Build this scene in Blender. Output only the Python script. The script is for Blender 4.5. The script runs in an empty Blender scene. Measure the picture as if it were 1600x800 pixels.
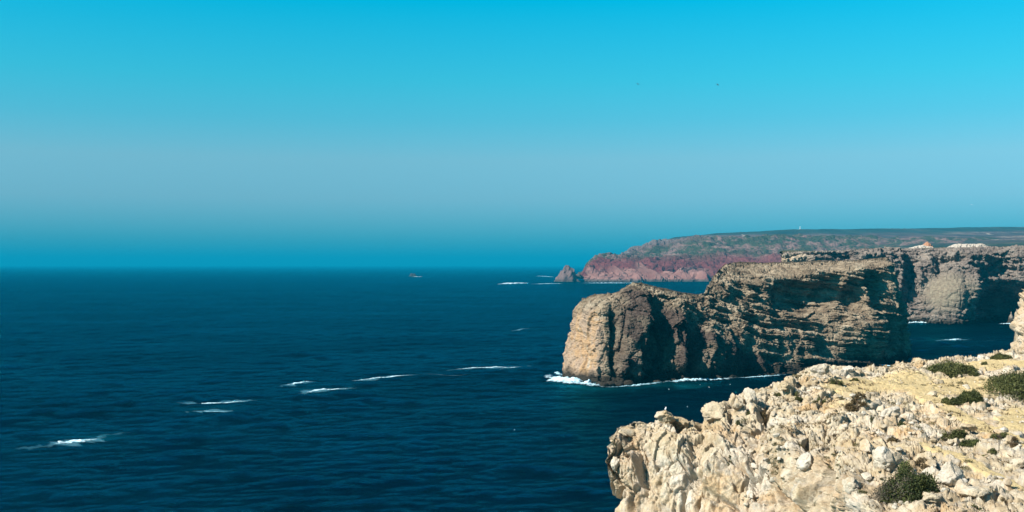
import bpy, math, random
import numpy as np

# ------------------------------------------------------------------ camera, sky, sun, exposure
F = 1716.0          # focal length in pixels of the 1600 px wide photograph
HZ = 413.0          # row of the horizon
CAMZ = 62.0         # the viewer stands 62 m above the sea
scene = bpy.context.scene
cam_data = bpy.data.cameras.new('camera')
cam_data.sensor_width = 36.0
cam_data.lens = 36.0 * F / 1600.0
cam_data.shift_y = (HZ - 400.0) / 1600.0
cam_data.clip_start = 0.5
cam_data.clip_end = 120000.0
cam = bpy.data.objects.new('camera', cam_data)
scene.collection.objects.link(cam)
cam.location = (0, 0, CAMZ)
cam.rotation_euler = (math.pi / 2, 0, 0)
scene.camera = cam

SUN_EL = math.radians(39.0)
SUN_AZ = math.radians(244.0)     # compass style: 0 = +Y, clockwise; 270 = -X (left)
to_sun = (math.sin(SUN_AZ) * math.cos(SUN_EL), math.cos(SUN_AZ) * math.cos(SUN_EL), math.sin(SUN_EL))
world = bpy.data.worlds.new('World')
scene.world = world
world.use_nodes = True
wn = world.node_tree.nodes
wl = world.node_tree.links
wn.clear()
w_out = wn.new('ShaderNodeOutputWorld')
w_bg = wn.new('ShaderNodeBackground')
w_bg.inputs['Strength'].default_value = 0.0635
w_sky = wn.new('ShaderNodeTexSky')
w_sky.sky_type = 'NISHITA'
w_sky.sun_disc = False
w_sky.sun_elevation = SUN_EL
w_sky.sun_rotation = SUN_AZ
w_sky.air_density = 1.0
w_sky.dust_density = 0.6
w_sky.ozone_density = 2.0
# the photograph's sky is a strongly cyan one: tint the sky by elevation only, all the way round
w_tc = wn.new('ShaderNodeTexCoord')
w_sep = wn.new('ShaderNodeSeparateXYZ')
w_ramp = wn.new('ShaderNodeValToRGB')
w_mul = wn.new('ShaderNodeMix')
w_mul.data_type = 'RGBA'
w_mul.blend_type = 'MULTIPLY'
w_mul.inputs['Factor'].default_value = 1.0
wl.new(w_tc.outputs['Generated'], w_sep.inputs[0])
wl.new(w_sep.outputs['Z'], w_ramp.inputs['Fac'])
wl.new(w_sky.outputs[0], w_mul.inputs['A'])
wl.new(w_ramp.outputs[0], w_mul.inputs['B'])
wl.new(w_mul.outputs['Result'], w_bg.inputs['Color'])
wl.new(w_bg.outputs[0], w_out.inputs[0])
SKY_STOPS = [(0.0, (0.01, 0.62, 1.18)), (0.022, (0.11, 0.61, 1.03)), (0.041, (0.23, 0.66, 0.99)), (0.059, (0.35, 0.72, 0.97)),
             (0.095, (0.44, 0.84, 0.96)), (0.130, (0.25, 0.95, 1.03)), (0.165, (0.14, 1.09, 1.11)), (0.234, (0.0, 1.22, 1.29)),
             (0.45, (0.0, 0.72, 0.92)), (1.0, (0.0, 0.38, 0.62))]
cr = w_ramp.color_ramp
while len(cr.elements) > 1:
    cr.elements.remove(cr.elements[-1])
for i, (pos, c) in enumerate(SKY_STOPS):
    e = cr.elements[0] if i == 0 else cr.elements.new(pos)
    e.position = pos
    e.color = (c[0], c[1], c[2], 1)

sun_data = bpy.data.lights.new('sun', 'SUN')
sun_data.energy = 5.0
sun_data.angle = math.radians(0.5)
sun_data.color = (1.0, 0.95, 0.86)
sun = bpy.data.objects.new('sun', sun_data)
scene.collection.objects.link(sun)
from mathutils import Vector
sun.rotation_euler = Vector(to_sun).to_track_quat('Z', 'Y').to_euler()
sun.location = (-200, -100, 300)

scene.view_settings.view_transform = 'Standard'
scene.view_settings.look = 'None'
scene.view_settings.gamma = 1.0
scene.view_settings.use_curve_mapping = False
scene.view_settings.exposure = 1.0
scene.cycles.use_denoising = True
scene.cycles.max_bounces = 6
scene.cycles.volume_bounces = 0

# ------------------------------------------------------------------ helpers: noise
rng = np.random.default_rng(7)
random.seed(7)
_perm = rng.permutation(256).astype(np.int64)
_perm = np.concatenate([_perm, _perm, _perm, _perm])
_g = rng.normal(size=(256, 3)).astype(np.float32)
_g /= np.linalg.norm(_g, axis=1, keepdims=True)
_rv = rng.random((256, 3)).astype(np.float32)
_rs = rng.random(256).astype(np.float32)


def _hash(ix, iy, iz):
    return _perm[_perm[_perm[ix & 255] + (iy & 255)] + (iz & 255)]


def perlin(p):
    p = np.asarray(p, np.float32)
    i = np.floor(p).astype(np.int64)
    f = p - i
    u = f * f * f * (f * (f * 6 - 15) + 10)
    out = 0
    for dx in (0, 1):
        wx = u[:, 0] if dx else 1 - u[:, 0]
        for dy in (0, 1):
            wy = u[:, 1] if dy else 1 - u[:, 1]
            for dz in (0, 1):
                wz = u[:, 2] if dz else 1 - u[:, 2]
                g = _g[_hash(i[:, 0] + dx, i[:, 1] + dy, i[:, 2] + dz)]
                d = g[:, 0] * (f[:, 0] - dx) + g[:, 1] * (f[:, 1] - dy) + g[:, 2] * (f[:, 2] - dz)
                out = out + wx * wy * wz * d
    return out * 1.6


def fbm(p, octv=4, gain=0.5):
    a, s, o = 1.0, 1.0, 0
    for k in range(octv):
        o = o + a * perlin(p * s + 17.3 * k)
        a *= gain
        s *= 2.03
    return o


def ridged(p, octv=4, gain=0.5):
    a, s, o = 1.0, 1.0, 0
    for k in range(octv):
        o = o + a * (1 - 2 * np.abs(perlin(p * s + 9.1 * k)))
        a *= gain
        s *= 2.1
    return o


def worley(p):
    """F1, F2, hashes of the two nearest cells, vectors from their points"""
    p = np.asarray(p, np.float32)
    i = np.floor(p).astype(np.int64)
    n = len(p)
    f1 = np.full(n, 9., np.float32)
    f2 = np.full(n, 9., np.float32)
    h1 = np.zeros(n, np.int64)
    h2 = np.zeros(n, np.int64)
    v1 = np.zeros((n, 3), np.float32)
    v2 = np.zeros((n, 3), np.float32)
    for dx in (-1, 0, 1):
        for dy in (-1, 0, 1):
            for dz in (-1, 0, 1):
                c = i + np.array((dx, dy, dz))
                h = _hash(c[:, 0], c[:, 1], c[:, 2])
                v = p - (c + _rv[h])
                d = np.sqrt((v * v).sum(1))
                m = d < f1
                f2[m] = f1[m]
                h2[m] = h1[m]
                v2[m] = v1[m]
                f1[m] = d[m]
                h1[m] = h[m]
                v1[m] = v[m]
                q = ~m & (d < f2)
                f2[q] = d[q]
                h2[q] = h[q]
                v2[q] = v[q]
    return f1, f2, h1, v1, h2, v2


def blocks(p, off=1.0, tilt=1.0, crack=0.4, w=0.08, soft=0.10):
    """blocky rock: every cell has its own offset and its own tilted face, with open joints between cells"""
    f1, f2, h, v, hb, vb = worley(p)
    a = off * (_rs[h] - 0.5) + tilt * (v * _g[(h * 7 + 3) & 255]).sum(1)
    b = off * (_rs[hb] - 0.5) + tilt * (vb * _g[(hb * 7 + 3) & 255]).sum(1)
    t = 0.5 * (1 - np.clip((f2 - f1) / soft, 0, 1))
    return a * (1 - t) + b * t - crack * np.exp(-((f2 - f1) / w) ** 2)


def sstep(a, b, x):
    t = np.clip((x - a) / (b - a), 0, 1)
    return t * t * (3 - 2 * t)


# ------------------------------------------------------------------ helpers: geometry
def P(px, py, d):
    return ((px - 800.0) / F * d, d, CAMZ - (py - HZ) / F * d)


def to_px(v):
    return 800 + F * v[:, 0] / v[:, 1], HZ + F * (CAMZ - v[:, 2]) / v[:, 1]


def _axis(counts):
    t = []
    for k, n in enumerate(counts):
        t += list(k + np.arange(n) / n)
    t.append(len(counts) * 1.0)
    return np.array(t)


def _cr(C, t):
    """Catmull-Rom along axis 0 at parameters t (softened towards linear)"""
    K = C.shape[0]
    i = np.clip(np.floor(t).astype(int), 0, K - 2)
    f = (t - i).reshape((-1,) + (1,) * (C.ndim - 1))
    p0, p1, p2, p3 = C[np.maximum(i - 1, 0)], C[i], C[i + 1], C[np.minimum(i + 2, K - 1)]
    cub = 0.5 * (2 * p1 + (p2 - p0) * f + (2 * p0 - 5 * p1 + 4 * p2 - p3) * f ** 2 + (3 * p1 - p0 - 3 * p2 + p3) * f ** 3)
    lin = p1 * (1 - f) + p2 * f
    return 0.7 * cub + 0.3 * lin


def loft(C, cu, cv):
    C = np.array(C, float)
    G = _cr(C, _axis(cu))
    G = _cr(np.swapaxes(G, 0, 1), _axis(cv))
    return np.swapaxes(G, 0, 1)


def normals(G):
    du = np.gradient(G, axis=0)
    dv = np.gradient(G, axis=1)
    n = np.cross(du, dv)
    l = np.linalg.norm(n, axis=2, keepdims=True)
    return n / np.maximum(l, 1e-9)


def smooth_n(N, it):
    for _ in range(it):
        A = np.pad(N, ((1, 1), (1, 1), (0, 0)), 'edge')
        N = (A[1:-1, 1:-1] * 2 + A[2:, 1:-1] + A[:-2, 1:-1] + A[1:-1, 2:] + A[1:-1, :-2]) / 6
    return N / np.maximum(np.linalg.norm(N, axis=2, keepdims=True), 1e-9)


def grid_faces(nu, nv):
    a = np.arange(nu * nv).reshape(nu, nv)
    return np.stack([a[:-1, :-1], a[1:, :-1], a[1:, 1:], a[:-1, 1:]], -1).reshape(-1, 4)


def mesh_np(name, verts, faces, smooth=True, mask=None):
    """faces: (n,k) array of equal-sized polygons"""
    me = bpy.data.meshes.new(name)
    verts = np.asarray(verts, np.float32).reshape(-1, 3)
    faces = np.asarray(faces, np.int32)
    n, k = faces.shape
    me.vertices.add(len(verts))
    me.vertices.foreach_set('co', verts.ravel())
    me.loops.add(n * k)
    me.loops.foreach_set('vertex_index', faces.ravel())
    me.polygons.add(n)
    me.polygons.foreach_set('loop_start', np.arange(0, n * k, k, dtype=np.int32))
    me.polygons.foreach_set('loop_total', np.full(n, k, np.int32))
    me.update(calc_edges=True)
    me.polygons.foreach_set('use_smooth', np.full(n, bool(smooth)))
    if mask is not None:
        at = me.color_attributes.new('mask', 'FLOAT_COLOR', 'POINT')
        m = np.ones((len(verts), 4), np.float32)
        m[:, :mask.shape[1]] = mask
        at.data.foreach_set('color', m.ravel())
    return me


def add(name, me, mat, parent=None, label=None, cat=None, group=None, kind=None, loc=None):
    o = bpy.data.objects.new(name, me)
    scene.collection.objects.link(o)
    if mat is not None and me is not None and not me.materials:
        me.materials.append(mat)
    if parent is not None:
        o.parent = parent
    if loc is not None:
        o.location = loc
    for k, v in (('label', label), ('category', cat), ('group', group), ('kind', kind)):
        if v:
            o[k] = v
    return o


# ------------------------------------------------------------------ helpers: materials
class NT:
    def __init__(self, name):
        self.m = bpy.data.materials.new(name)
        self.m.use_nodes = True
        self.t = self.m.node_tree
        self.b = self.t.nodes['Principled BSDF']
        self.out = self.t.nodes['Material Output']
        geo = self.t.nodes.new('ShaderNodeNewGeometry')
        self.pos = geo.outputs['Position']
        self.nor = geo.outputs['Normal']
        self.b.inputs['Roughness'].default_value = 0.9
        self.b.inputs['Specular IOR Level'].default_value = 0.2

    def n(self, t, **kw):
        nd = self.t.nodes.new(t)
        for k, v in kw.items():
            setattr(nd, k, v)
        return nd

    def link(self, a, b):
        self.t.links.new(a, b)

    def val(self, sock, v):
        if isinstance(v, bpy.types.NodeSocket):
            self.link(v, sock)
        else:
            sock.default_value = v

    def noise(self, scale, detail=4, rough=0.55, stretch=None, dist=0.0):
        nd = self.n('ShaderNodeTexNoise')
        src = self.pos
        if stretch:
            mp = self.n('ShaderNodeMapping')
            mp.inputs['Scale'].default_value = stretch
            self.link(src, mp.inputs[0])
            src = mp.outputs[0]
        self.link(src, nd.inputs['Vector'])
        nd.inputs['Scale'].default_value = scale
        nd.inputs['Detail'].default_value = detail
        nd.inputs['Roughness'].default_value = rough
        nd.inputs['Distortion'].default_value = dist
        return nd.outputs['Fac']

    def voro(self, scale, feature='F1', stretch=None):
        nd = self.n('ShaderNodeTexVoronoi', feature=feature)
        src = self.pos
        if stretch:
            mp = self.n('ShaderNodeMapping')
            mp.inputs['Scale'].default_value = stretch
            self.link(src, mp.inputs[0])
            src = mp.outputs[0]
        self.link(src, nd.inputs['Vector'])
        nd.inputs['Scale'].default_value = scale
        return nd.outputs['Distance']

    def ramp(self, fac, stops):
        nd = self.n('ShaderNodeValToRGB')
        r = nd.color_ramp
        while len(r.elements) > 1:
            r.elements.remove(r.elements[-1])
        for i, (p, c) in enumerate(stops):
            e = r.elements[0] if i == 0 else r.elements.new(p)
            e.position = p
            c = c if hasattr(c, '__len__') else (c, c, c)
            e.color = (c[0], c[1], c[2], 1)
        self.link(fac, nd.inputs[0])
        return nd.outputs[0]

    def math(self, op, a, b=0.0, clamp=False):
        nd = self.n('ShaderNodeMath', operation=op, use_clamp=clamp)
        self.val(nd.inputs[0], a)
        self.val(nd.inputs[1], b)
        return nd.outputs[0]

    def mix(self, fac, a, b, mode='MIX'):
        nd = self.n('ShaderNodeMix', data_type='RGBA', blend_type=mode)
        self.val(nd.inputs['Factor'], fac)
        for s, v in (('A', a), ('B', b)):
            if isinstance(v, bpy.types.NodeSocket):
                self.link(v, nd.inputs[s])
            else:
                nd.inputs[s].default_value = (v[0], v[1], v[2], 1)
        return nd.outputs['Result']

    def attr(self, name='mask'):
        nd = self.n('ShaderNodeAttribute', attribute_name=name)
        sp = self.n('ShaderNodeSeparateColor')
        self.link(nd.outputs['Color'], sp.inputs[0])
        return sp.outputs

    def axis(self, v, k):
        sp = self.n('ShaderNodeSeparateXYZ')
        self.link(v, sp.inputs[0])
        return sp.outputs[k]

    def bump(self, h, strength, dist, prev=None):
        nd = self.n('ShaderNodeBump')
        nd.inputs['Strength'].default_value = strength
        nd.inputs['Distance'].default_value = dist
        self.link(h, nd.inputs['Height'])
        if prev is not None:
            self.link(prev, nd.inputs['Normal'])
        return nd.outputs[0]

    def finish(self, col=None, bump=None):
        if col is not None:
            self.val(self.b.inputs['Base Color'], col if isinstance(col, bpy.types.NodeSocket) else (*col, 1))
        if bump is not None:
            self.link(bump, self.b.inputs['Normal'])
        return self.m


def mat_sea():
    k = NT('sea_water')
    k.b.inputs['Roughness'].default_value = 0.16
    k.b.inputs['IOR'].default_value = 1.33
    k.b.inputs['Specular IOR Level'].default_value = 0.16
    k.b.inputs['Specular Tint'].default_value = (0.18, 0.8, 1.0, 1)
    big = k.noise(0.006, 3, 0.5, (1.0, 1.6, 1))
    col = k.ramp(big, [(0.35, (0.0002, 0.0032, 0.0064)), (0.65, (0.0004, 0.0085, 0.0150))])
    at = k.attr()
    col = k.mix(at[0], col, (0.004, 0.11, 0.13))
    b0 = k.noise(0.12, 6, 0.72, (1.0, 0.55, 1), 0.3)
    b1 = k.noise(0.42, 6, 0.7, (0.8, 1.1, 1), 0.4)
    b2 = k.noise(1.1, 3, 0.6, (0.7, 1.3, 1), 0.3)
    bm = k.bump(b0, 1.0, 7.0)
    bm = k.bump(b1, 1.0, 4.2, bm)
    bm = k.bump(b2, 1.0, 0.7, bm)
    # open sea: dark body colour plus a mirror layer; wave shadowing keeps the grazing mirror well under full strength
    dif = k.n('ShaderNodeBsdfDiffuse')
    glo = k.n('ShaderNodeBsdfGlossy')
    fre = k.n('ShaderNodeFresnel')
    mx = k.n('ShaderNodeMixShader')
    fre.inputs['IOR'].default_value = 1.33
    glo.inputs['Color'].default_value = (0.03, 0.72, 1.0, 1)
    glo.inputs['Roughness'].default_value = 0.10
    k.link(col, dif.inputs['Color'])
    for nd in (dif, glo, fre):
        k.link(bm, nd.inputs['Normal'])
    gust = k.ramp(k.noise(0.012, 4, 0.6, (0.45, 0.8, 1), 0.5), [(0.32, 0.72), (0.68, 1.0)])
    k.link(k.math('MULTIPLY', fre.outputs[0], gust), mx.inputs[0])
    k.link(dif.outputs[0], mx.inputs[1])
    k.link(glo.outputs[0], mx.inputs[2])
    k.link(mx.outputs[0], k.out.inputs['Surface'])
    return k.m


def mat_foam(name, cut=0.5, scale=0.5, col=(0.78, 0.93, 1.0)):
    k = NT(name)
    k.b.inputs['Roughness'].default_value = 0.7
    n1 = k.noise(scale, 6, 0.75)
    k.finish(k.mix(n1, (0.42, 0.74, 0.86), col), k.bump(k.noise(scale * 4, 3), 0.5, 0.2))
    at = k.attr()
    # mask R: how dense the foam is here; noise tears it open at the rim
    k.link(k.mix(at[1], (0.02, 0.36, 0.50), k.mix(n1, (0.42, 0.74, 0.86), col)), k.b.inputs['Base Color'])
    fac = k.math('ADD', k.math('SUBTRACT', n1, 0.5), at[0])
    a = k.ramp(fac, [(cut - 0.22, 0.0), (cut + 0.32, 0.85)])
    k.link(k.math('MULTIPLY', a, at[1]), k.b.inputs['Alpha'])
    return k.m


def mat_foreground():
    k = NT('pale_limestone')
    at = k.attr()
    n_big = k.noise(0.10, 5, 0.6)
    n_mid = k.noise(0.55, 6, 0.65)
    n_fine = k.noise(3.2, 6, 0.7)
    col = k.ramp(n_mid, [(0.25, (0.27, 0.19, 0.115)), (0.42, (0.40, 0.31, 0.20)), (0.58, (0.51, 0.43, 0.315)), (0.75, (0.60, 0.545, 0.455))])
    # whitish bleached faces and brown-orange iron stains, each with a shape of its own
    white = k.ramp(k.noise(0.22, 4, 0.6, (1, 1, 0.7)), [(0.52, 0.0), (0.66, 0.8)])
    col = k.mix(white, col, (0.57, 0.515, 0.435))
    orange = k.ramp(k.noise(0.17, 6, 0.65, (1.3, 1.3, 0.6)), [(0.53, 0.0), (0.68, 0.7)])
    col = k.mix(orange, col, (0.47, 0.29, 0.13))
    brown = k.ramp(n_big, [(0.5, 0.0), (0.68, 0.55)])
    col = k.mix(brown, col, (0.42, 0.31, 0.17))
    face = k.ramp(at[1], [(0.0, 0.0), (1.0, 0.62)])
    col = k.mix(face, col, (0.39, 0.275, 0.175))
    # fine grain and dark lichen specks
    col = k.mix(0.55, col, k.ramp(n_fine, [(0.3, (0.45, 0.42, 0.40)), (0.6, (1, 1, 1))]), 'MULTIPLY')
    lich = k.ramp(k.noise(1.6, 5, 0.75), [(0.57, 0.0), (0.66, 0.7)])
    col = k.mix(lich, col, (0.16, 0.13, 0.09))
    grey = k.ramp(k.noise(0.35, 6, 0.75, (1, 1, 1.4)), [(0.54, 0.0), (0.64, 0.6)])
    col = k.mix(grey, col, (0.33, 0.30, 0.26))
    # sandy soil and the trodden path
    soil = k.mix(k.noise(0.8, 5, 0.7), (0.43, 0.30, 0.13), (0.60, 0.475, 0.25))
    soil = k.mix(0.35, soil, k.ramp(k.noise(5.0, 4, 0.7), [(0.35, (0.55, 0.5, 0.45)), (0.55, (1, 1, 1))]), 'MULTIPLY')
    sm = k.ramp(k.math('ADD', at[0], k.math('MULTIPLY', k.math('SUBTRACT', n_mid, 0.5), 0.9)), [(0.34, 0.0), (0.66, 0.9)])
    col = k.mix(sm, col, soil)
    # thin dry ground cover in patches
    veg = k.ramp(k.math('ADD', at[2], k.math('MULTIPLY', k.math('SUBTRACT', k.noise(1.1, 5, 0.7), 0.5), 0.9)), [(0.55, 0.0), (0.68, 0.85)])
    col = k.mix(veg, col, k.mix(n_fine, (0.10, 0.085, 0.03), (0.17, 0.15, 0.06)))
    bm = k.bump(k.noise(1.3, 8, 0.72), 1.0, 0.28)
    bm = k.bump(k.noise(5.5, 6, 0.7), 0.8, 0.07, bm)
    return k.finish(col, bm)


def mat_headland():
    k = NT('dark_cliff_rock')
    at = k.attr()
    n_mid = k.noise(0.11, 6, 0.65)
    n_fine = k.noise(0.7, 6, 0.7)
    col = k.ramp(n_mid, [(0.28, (0.10, 0.072, 0.050)), (0.42, (0.22, 0.165, 0.112)), (0.56, (0.37, 0.29, 0.20)), (0.72, (0.50, 0.415, 0.305))])
    st = k.noise(0.42, 4, 0.65, (0.10, 0.10, 1.6), 0.6)
    col = k.mix(0.5, col, k.ramp(st, [(0.35, (0.50, 0.47, 0.45)), (0.6, (1, 1, 1))]), 'MULTIPLY')
    # nose: orange and pinkish face
    nose = k.ramp(k.noise(0.09, 5, 0.6, (1, 1, 0.6)), [(0.36, (0.33, 0.24, 0.175)), (0.48, (0.44, 0.315, 0.22)), (0.56, (0.50, 0.31, 0.16)), (0.66, (0.52, 0.43, 0.335))])
    col = k.mix(at[0], col, nose)
    # dark brown massive rock low on the flank, and the wet black band above the swell
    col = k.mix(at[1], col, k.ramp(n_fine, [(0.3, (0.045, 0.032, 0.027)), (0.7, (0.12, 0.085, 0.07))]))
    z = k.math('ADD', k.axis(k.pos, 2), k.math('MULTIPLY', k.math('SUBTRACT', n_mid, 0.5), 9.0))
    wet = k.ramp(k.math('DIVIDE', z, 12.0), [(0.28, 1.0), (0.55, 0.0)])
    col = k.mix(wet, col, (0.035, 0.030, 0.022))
    col = k.mix(0.6, col, k.ramp(n_fine, [(0.3, (0.42, 0.40, 0.38)), (0.62, (1.0, 1.0, 1.0))]), 'MULTIPLY')
    # low heath on the flat top
    veg = k.ramp(k.math('ADD', at[2], k.math('MULTIPLY', k.math('SUBTRACT', n_fine, 0.5), 0.8)), [(0.45, 0.0), (0.6, 0.95)])
    col = k.mix(veg, col, k.mix(n_fine, (0.055, 0.040, 0.026), (0.11, 0.085, 0.05)))
    bm = k.bump(k.noise(0.45, 8, 0.75), 1.0, 1.0)
    bm = k.bump(k.noise(1.8, 5, 0.7), 0.8, 0.3, bm)
    return k.finish(col, bm)


def mat_bay():
    k = NT('grey_cliff_rock')
    at = k.attr()
    n_mid = k.noise(0.05, 6, 0.65)
    n_fine = k.noise(0.3, 6, 0.7)
    col = k.ramp(n_mid, [(0.3, (0.11, 0.085, 0.075)), (0.5, (0.20, 0.16, 0.135)), (0.7, (0.30, 0.245, 0.20))])
    col = k.mix(at[0], col, k.ramp(k.noise(0.08, 5, 0.6), [(0.35, (0.44, 0.30, 0.18)), (0.65, (0.50, 0.42, 0.32))]))
    col = k.mix(0.6, col, k.ramp(n_fine, [(0.3, (0.45, 0.42, 0.40)), (0.62, (1.1, 1.1, 1.1))]), 'MULTIPLY')
    tal = k.ramp(n_fine, [(0.3, (0.13, 0.10, 0.075)), (0.65, (0.26, 0.215, 0.15))])
    col = k.mix(at[1], col, tal)
    z = k.math('ADD', k.axis(k.pos, 2), k.math('MULTIPLY', k.math('SUBTRACT', n_mid, 0.5), 9.0))
    wet = k.ramp(k.math('DIVIDE', z, 12.0), [(0.28, 1.0), (0.6, 0.0)])
    col = k.mix(wet, col, (0.04, 0.034, 0.026))
    veg = k.ramp(k.math('ADD', at[2], k.math('MULTIPLY', k.math('SUBTRACT', n_fine, 0.5), 0.8)), [(0.45, 0.0), (0.6, 0.95)])
    col = k.mix(veg, col, k.mix(n_fine, (0.05, 0.05, 0.025), (0.11, 0.10, 0.05)))
    bm = k.bump(k.noise(0.2, 8, 0.75), 1.0, 3.0)
    return k.finish(col, bm)


def mat_red():
    k = NT('red_coast_rock')
    at = k.attr()
    n_mid = k.noise(0.012, 6, 0.65)
    n_fine = k.noise(0.06, 6, 0.7)
    pale = k.ramp(n_mid, [(0.35, (0.165, 0.072, 0.062)), (0.65, (0.25, 0.13, 0.108))])
    red = k.ramp(n_fine, [(0.35, (0.065, 0.013, 0.014)), (0.65, (0.15, 0.040, 0.038))])
    col = k.mix(at[0], pale, red)
    green = k.ramp(n_fine, [(0.3, (0.018, 0.026, 0.012)), (0.7, (0.045, 0.050, 0.026))])
    bare = k.ramp(k.noise(0.03, 6, 0.7), [(0.35, (0.09, 0.048, 0.045)), (0.6, (0.17, 0.105, 0.088)), (0.75, (0.32, 0.23, 0.18))])
    cov = k.ramp(k.noise(0.014, 7, 0.75, (1, 0.4, 1)), [(0.43, 0.0), (0.52, 1.0)])
    inland = k.mix(cov, bare, green)
    col = k.mix(at[1], col, inland)
    col = k.mix(at[2], col, k.ramp(n_fine, [(0.3, (0.06, 0.055, 0.055)), (0.7, (0.16, 0.14, 0.13))]))
    z = k.axis(k.pos, 2)
    wet = k.ramp(k.math('DIVIDE', z, 20.0), [(0.25, 1.0), (0.5, 0.0)])
    col = k.mix(wet, col, (0.07, 0.055, 0.05))
    bm = k.bump(k.noise(0.05, 7, 0.75), 1.0, 6.0)
    return k.finish(col, bm)


def mat_hills():
    k = NT('heath_hills')
    at = k.attr()
    n_fine = k.noise(0.012, 6, 0.75, (1, 0.3, 1))
    n_mid = k.noise(0.0035, 5, 0.65, (1.0, 0.35, 1.0))
    far = k.ramp(n_mid, [(0.40, (0.016, 0.030, 0.020)), (0.55, (0.030, 0.042, 0.026)), (0.68, (0.09, 0.075, 0.055))])
    plain = k.ramp(n_mid, [(0.34, (0.030, 0.036, 0.022)), (0.46, (0.075, 0.045, 0.040)), (0.58, (0.12, 0.075, 0.060)), (0.68, (0.24, 0.18, 0.13))])
    near = k.ramp(n_fine, [(0.35, (0.014, 0.022, 0.010)), (0.6, (0.040, 0.046, 0.020)), (0.75, (0.11, 0.085, 0.055))])
    col = k.mix(at[0], far, plain)
    col = k.mix(at[1], col, near)
    col = k.mix(0.7, col, k.ramp(n_fine, [(0.35, (0.45, 0.45, 0.42)), (0.65, (1.3, 1.3, 1.3))]), 'MULTIPLY')
    # a bare track winding across the plain
    trk = k.ramp(k.math('ABSOLUTE', k.math('SUBTRACT', k.noise(0.0016, 3, 0.5, (1, 0.25, 1)), 0.5)), [(0.004, 0.8), (0.010, 0.0)])
    col = k.mix(k.math('MULTIPLY', trk, at[0]), col, (0.32, 0.25, 0.19))
    bm = k.bump(k.noise(0.03, 6, 0.75), 0.8, 8.0)
    return k.finish(col, bm)


def mat_plain(name, col, rough=0.8, var=0.25, scale=3.0):
    k = NT(name)
    k.b.inputs['Roughness'].default_value = rough
    n = k.noise(scale, 4)
    c = k.mix(n, tuple(x * (1 - var) for x in col), tuple(min(1, x * (1 + var)) for x in col))
    return k.finish(c)


def mat_leaf(name, a, b, c):
    k = NT(name)
    k.b.inputs['Roughness'].default_value = 0.65
    n1 = k.noise(1.1, 3)
    n2 = k.noise(9.0, 2)
    col = k.ramp(n1, [(0.33, a), (0.5, b), (0.67, c)])
    col = k.mix(0.5, col, k.ramp(n2, [(0.3, (0.5, 0.5, 0.5)), (0.7, (1.3, 1.3, 1.3))]), 'MULTIPLY')
    return k.finish(col)


M_SEA, M_FORE, M_HEAD, M_BAY, M_RED, M_HILL = mat_sea(), mat_foreground(), mat_headland(), mat_bay(), mat_red(), mat_hills()

# ------------------------------------------------------------------ sea
WAVES = []
_wr = np.random.default_rng(3)
for lam in np.geomspace(3.2, 75, 46):
    th = math.atan2(-0.94, 0.34) + _wr.normal(0, 0.42)
    amp = 0.0078 * lam ** 0.92 * (0.6 + 0.8 * _wr.random()) if lam < 40 else 0.10
    WAVES.append((lam, math.cos(th), math.sin(th), amp, _wr.random() * 6.283))


def sea_disp(x, y):
    r = np.hypot(x, y)
    step = np.maximum(r * 0.0036, 0.4)
    dz = np.zeros_like(x)
    dx = np.zeros_like(x)
    dy = np.zeros_like(x)
    gust = 0.75 + 0.5 * perlin(np.stack([x / 130, y / 190, 0 * x], 1)).reshape(x.shape)
    for lam, c, s, a, ph in WAVES:
        q = 2 * math.pi / lam * (x * c + y * s) + ph
        fade = np.clip(lam / (3.0 * step) - 0.6, 0, 1) * a * np.clip(gust, 0.3, 1.4)
        dz += fade * np.cos(q)
        dx -= fade * c * np.sin(q)
        dy -= fade * s * np.sin(q)
    k = np.clip((7000 - r) / 2000, 0, 1)
    return dx * k, dy * k, dz * k


def build_sea():
    az = np.concatenate([np.linspace(-180, -34, 24)[:-1], np.linspace(-34, 34, 640), np.linspace(34, 180, 24)[1:]])
    az = np.radians(az)
    r = np.concatenate([[5, 60, 140], np.geomspace(190, 2600, 620), np.geomspace(2650, 46000, 60)])
    A, R = np.meshgrid(az, r, indexing='ij')
    x, y = (R * np.sin(A)).ravel(), (R * np.cos(A)).ravel()
    dx, dy, dz = sea_disp(x, y)
    V = np.stack([x + dx, y + dy, dz], 1)
    # shallow turquoise water stirred up under the headland
    sh = np.zeros(len(V))
    for (px, py, rx, ry, a) in [(905, 602, 40, 7, 0.5), (1040, 602, 55, 6, 0.55), (1110, 600, 30, 5, 0.3), (960, 606, 45, 6, 0.3), (155, 683, 60, 7, 0.35), (1470, 530, 30, 3, 0.2), (340, 640, 60, 5, 0.2), (520, 606, 60, 6, 0.2)]:
        wx, wy, _ = P(px, py, CAMZ * F / (py - HZ))
        sxm = rx * wy / F
        sym = ry * wy * wy / (F * CAMZ)
        sh += a * np.exp(-((x - wx) / sxm) ** 2 - ((y - wy) / sym) ** 2)
    sh *= 0.6 + 0.8 * fbm(np.stack([x / 14, y / 40, 0 * x], 1), 3)
    me = mesh_np('sea', V, grid_faces(len(az), len(r)), True, np.clip(sh, 0, 1)[:, None])
    return add('sea', me, M_SEA, kind='structure')


build_sea()


def at_sea(px, py):
    d = CAMZ * F / (py - HZ)
    return (px - 800) / F * d, d


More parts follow.
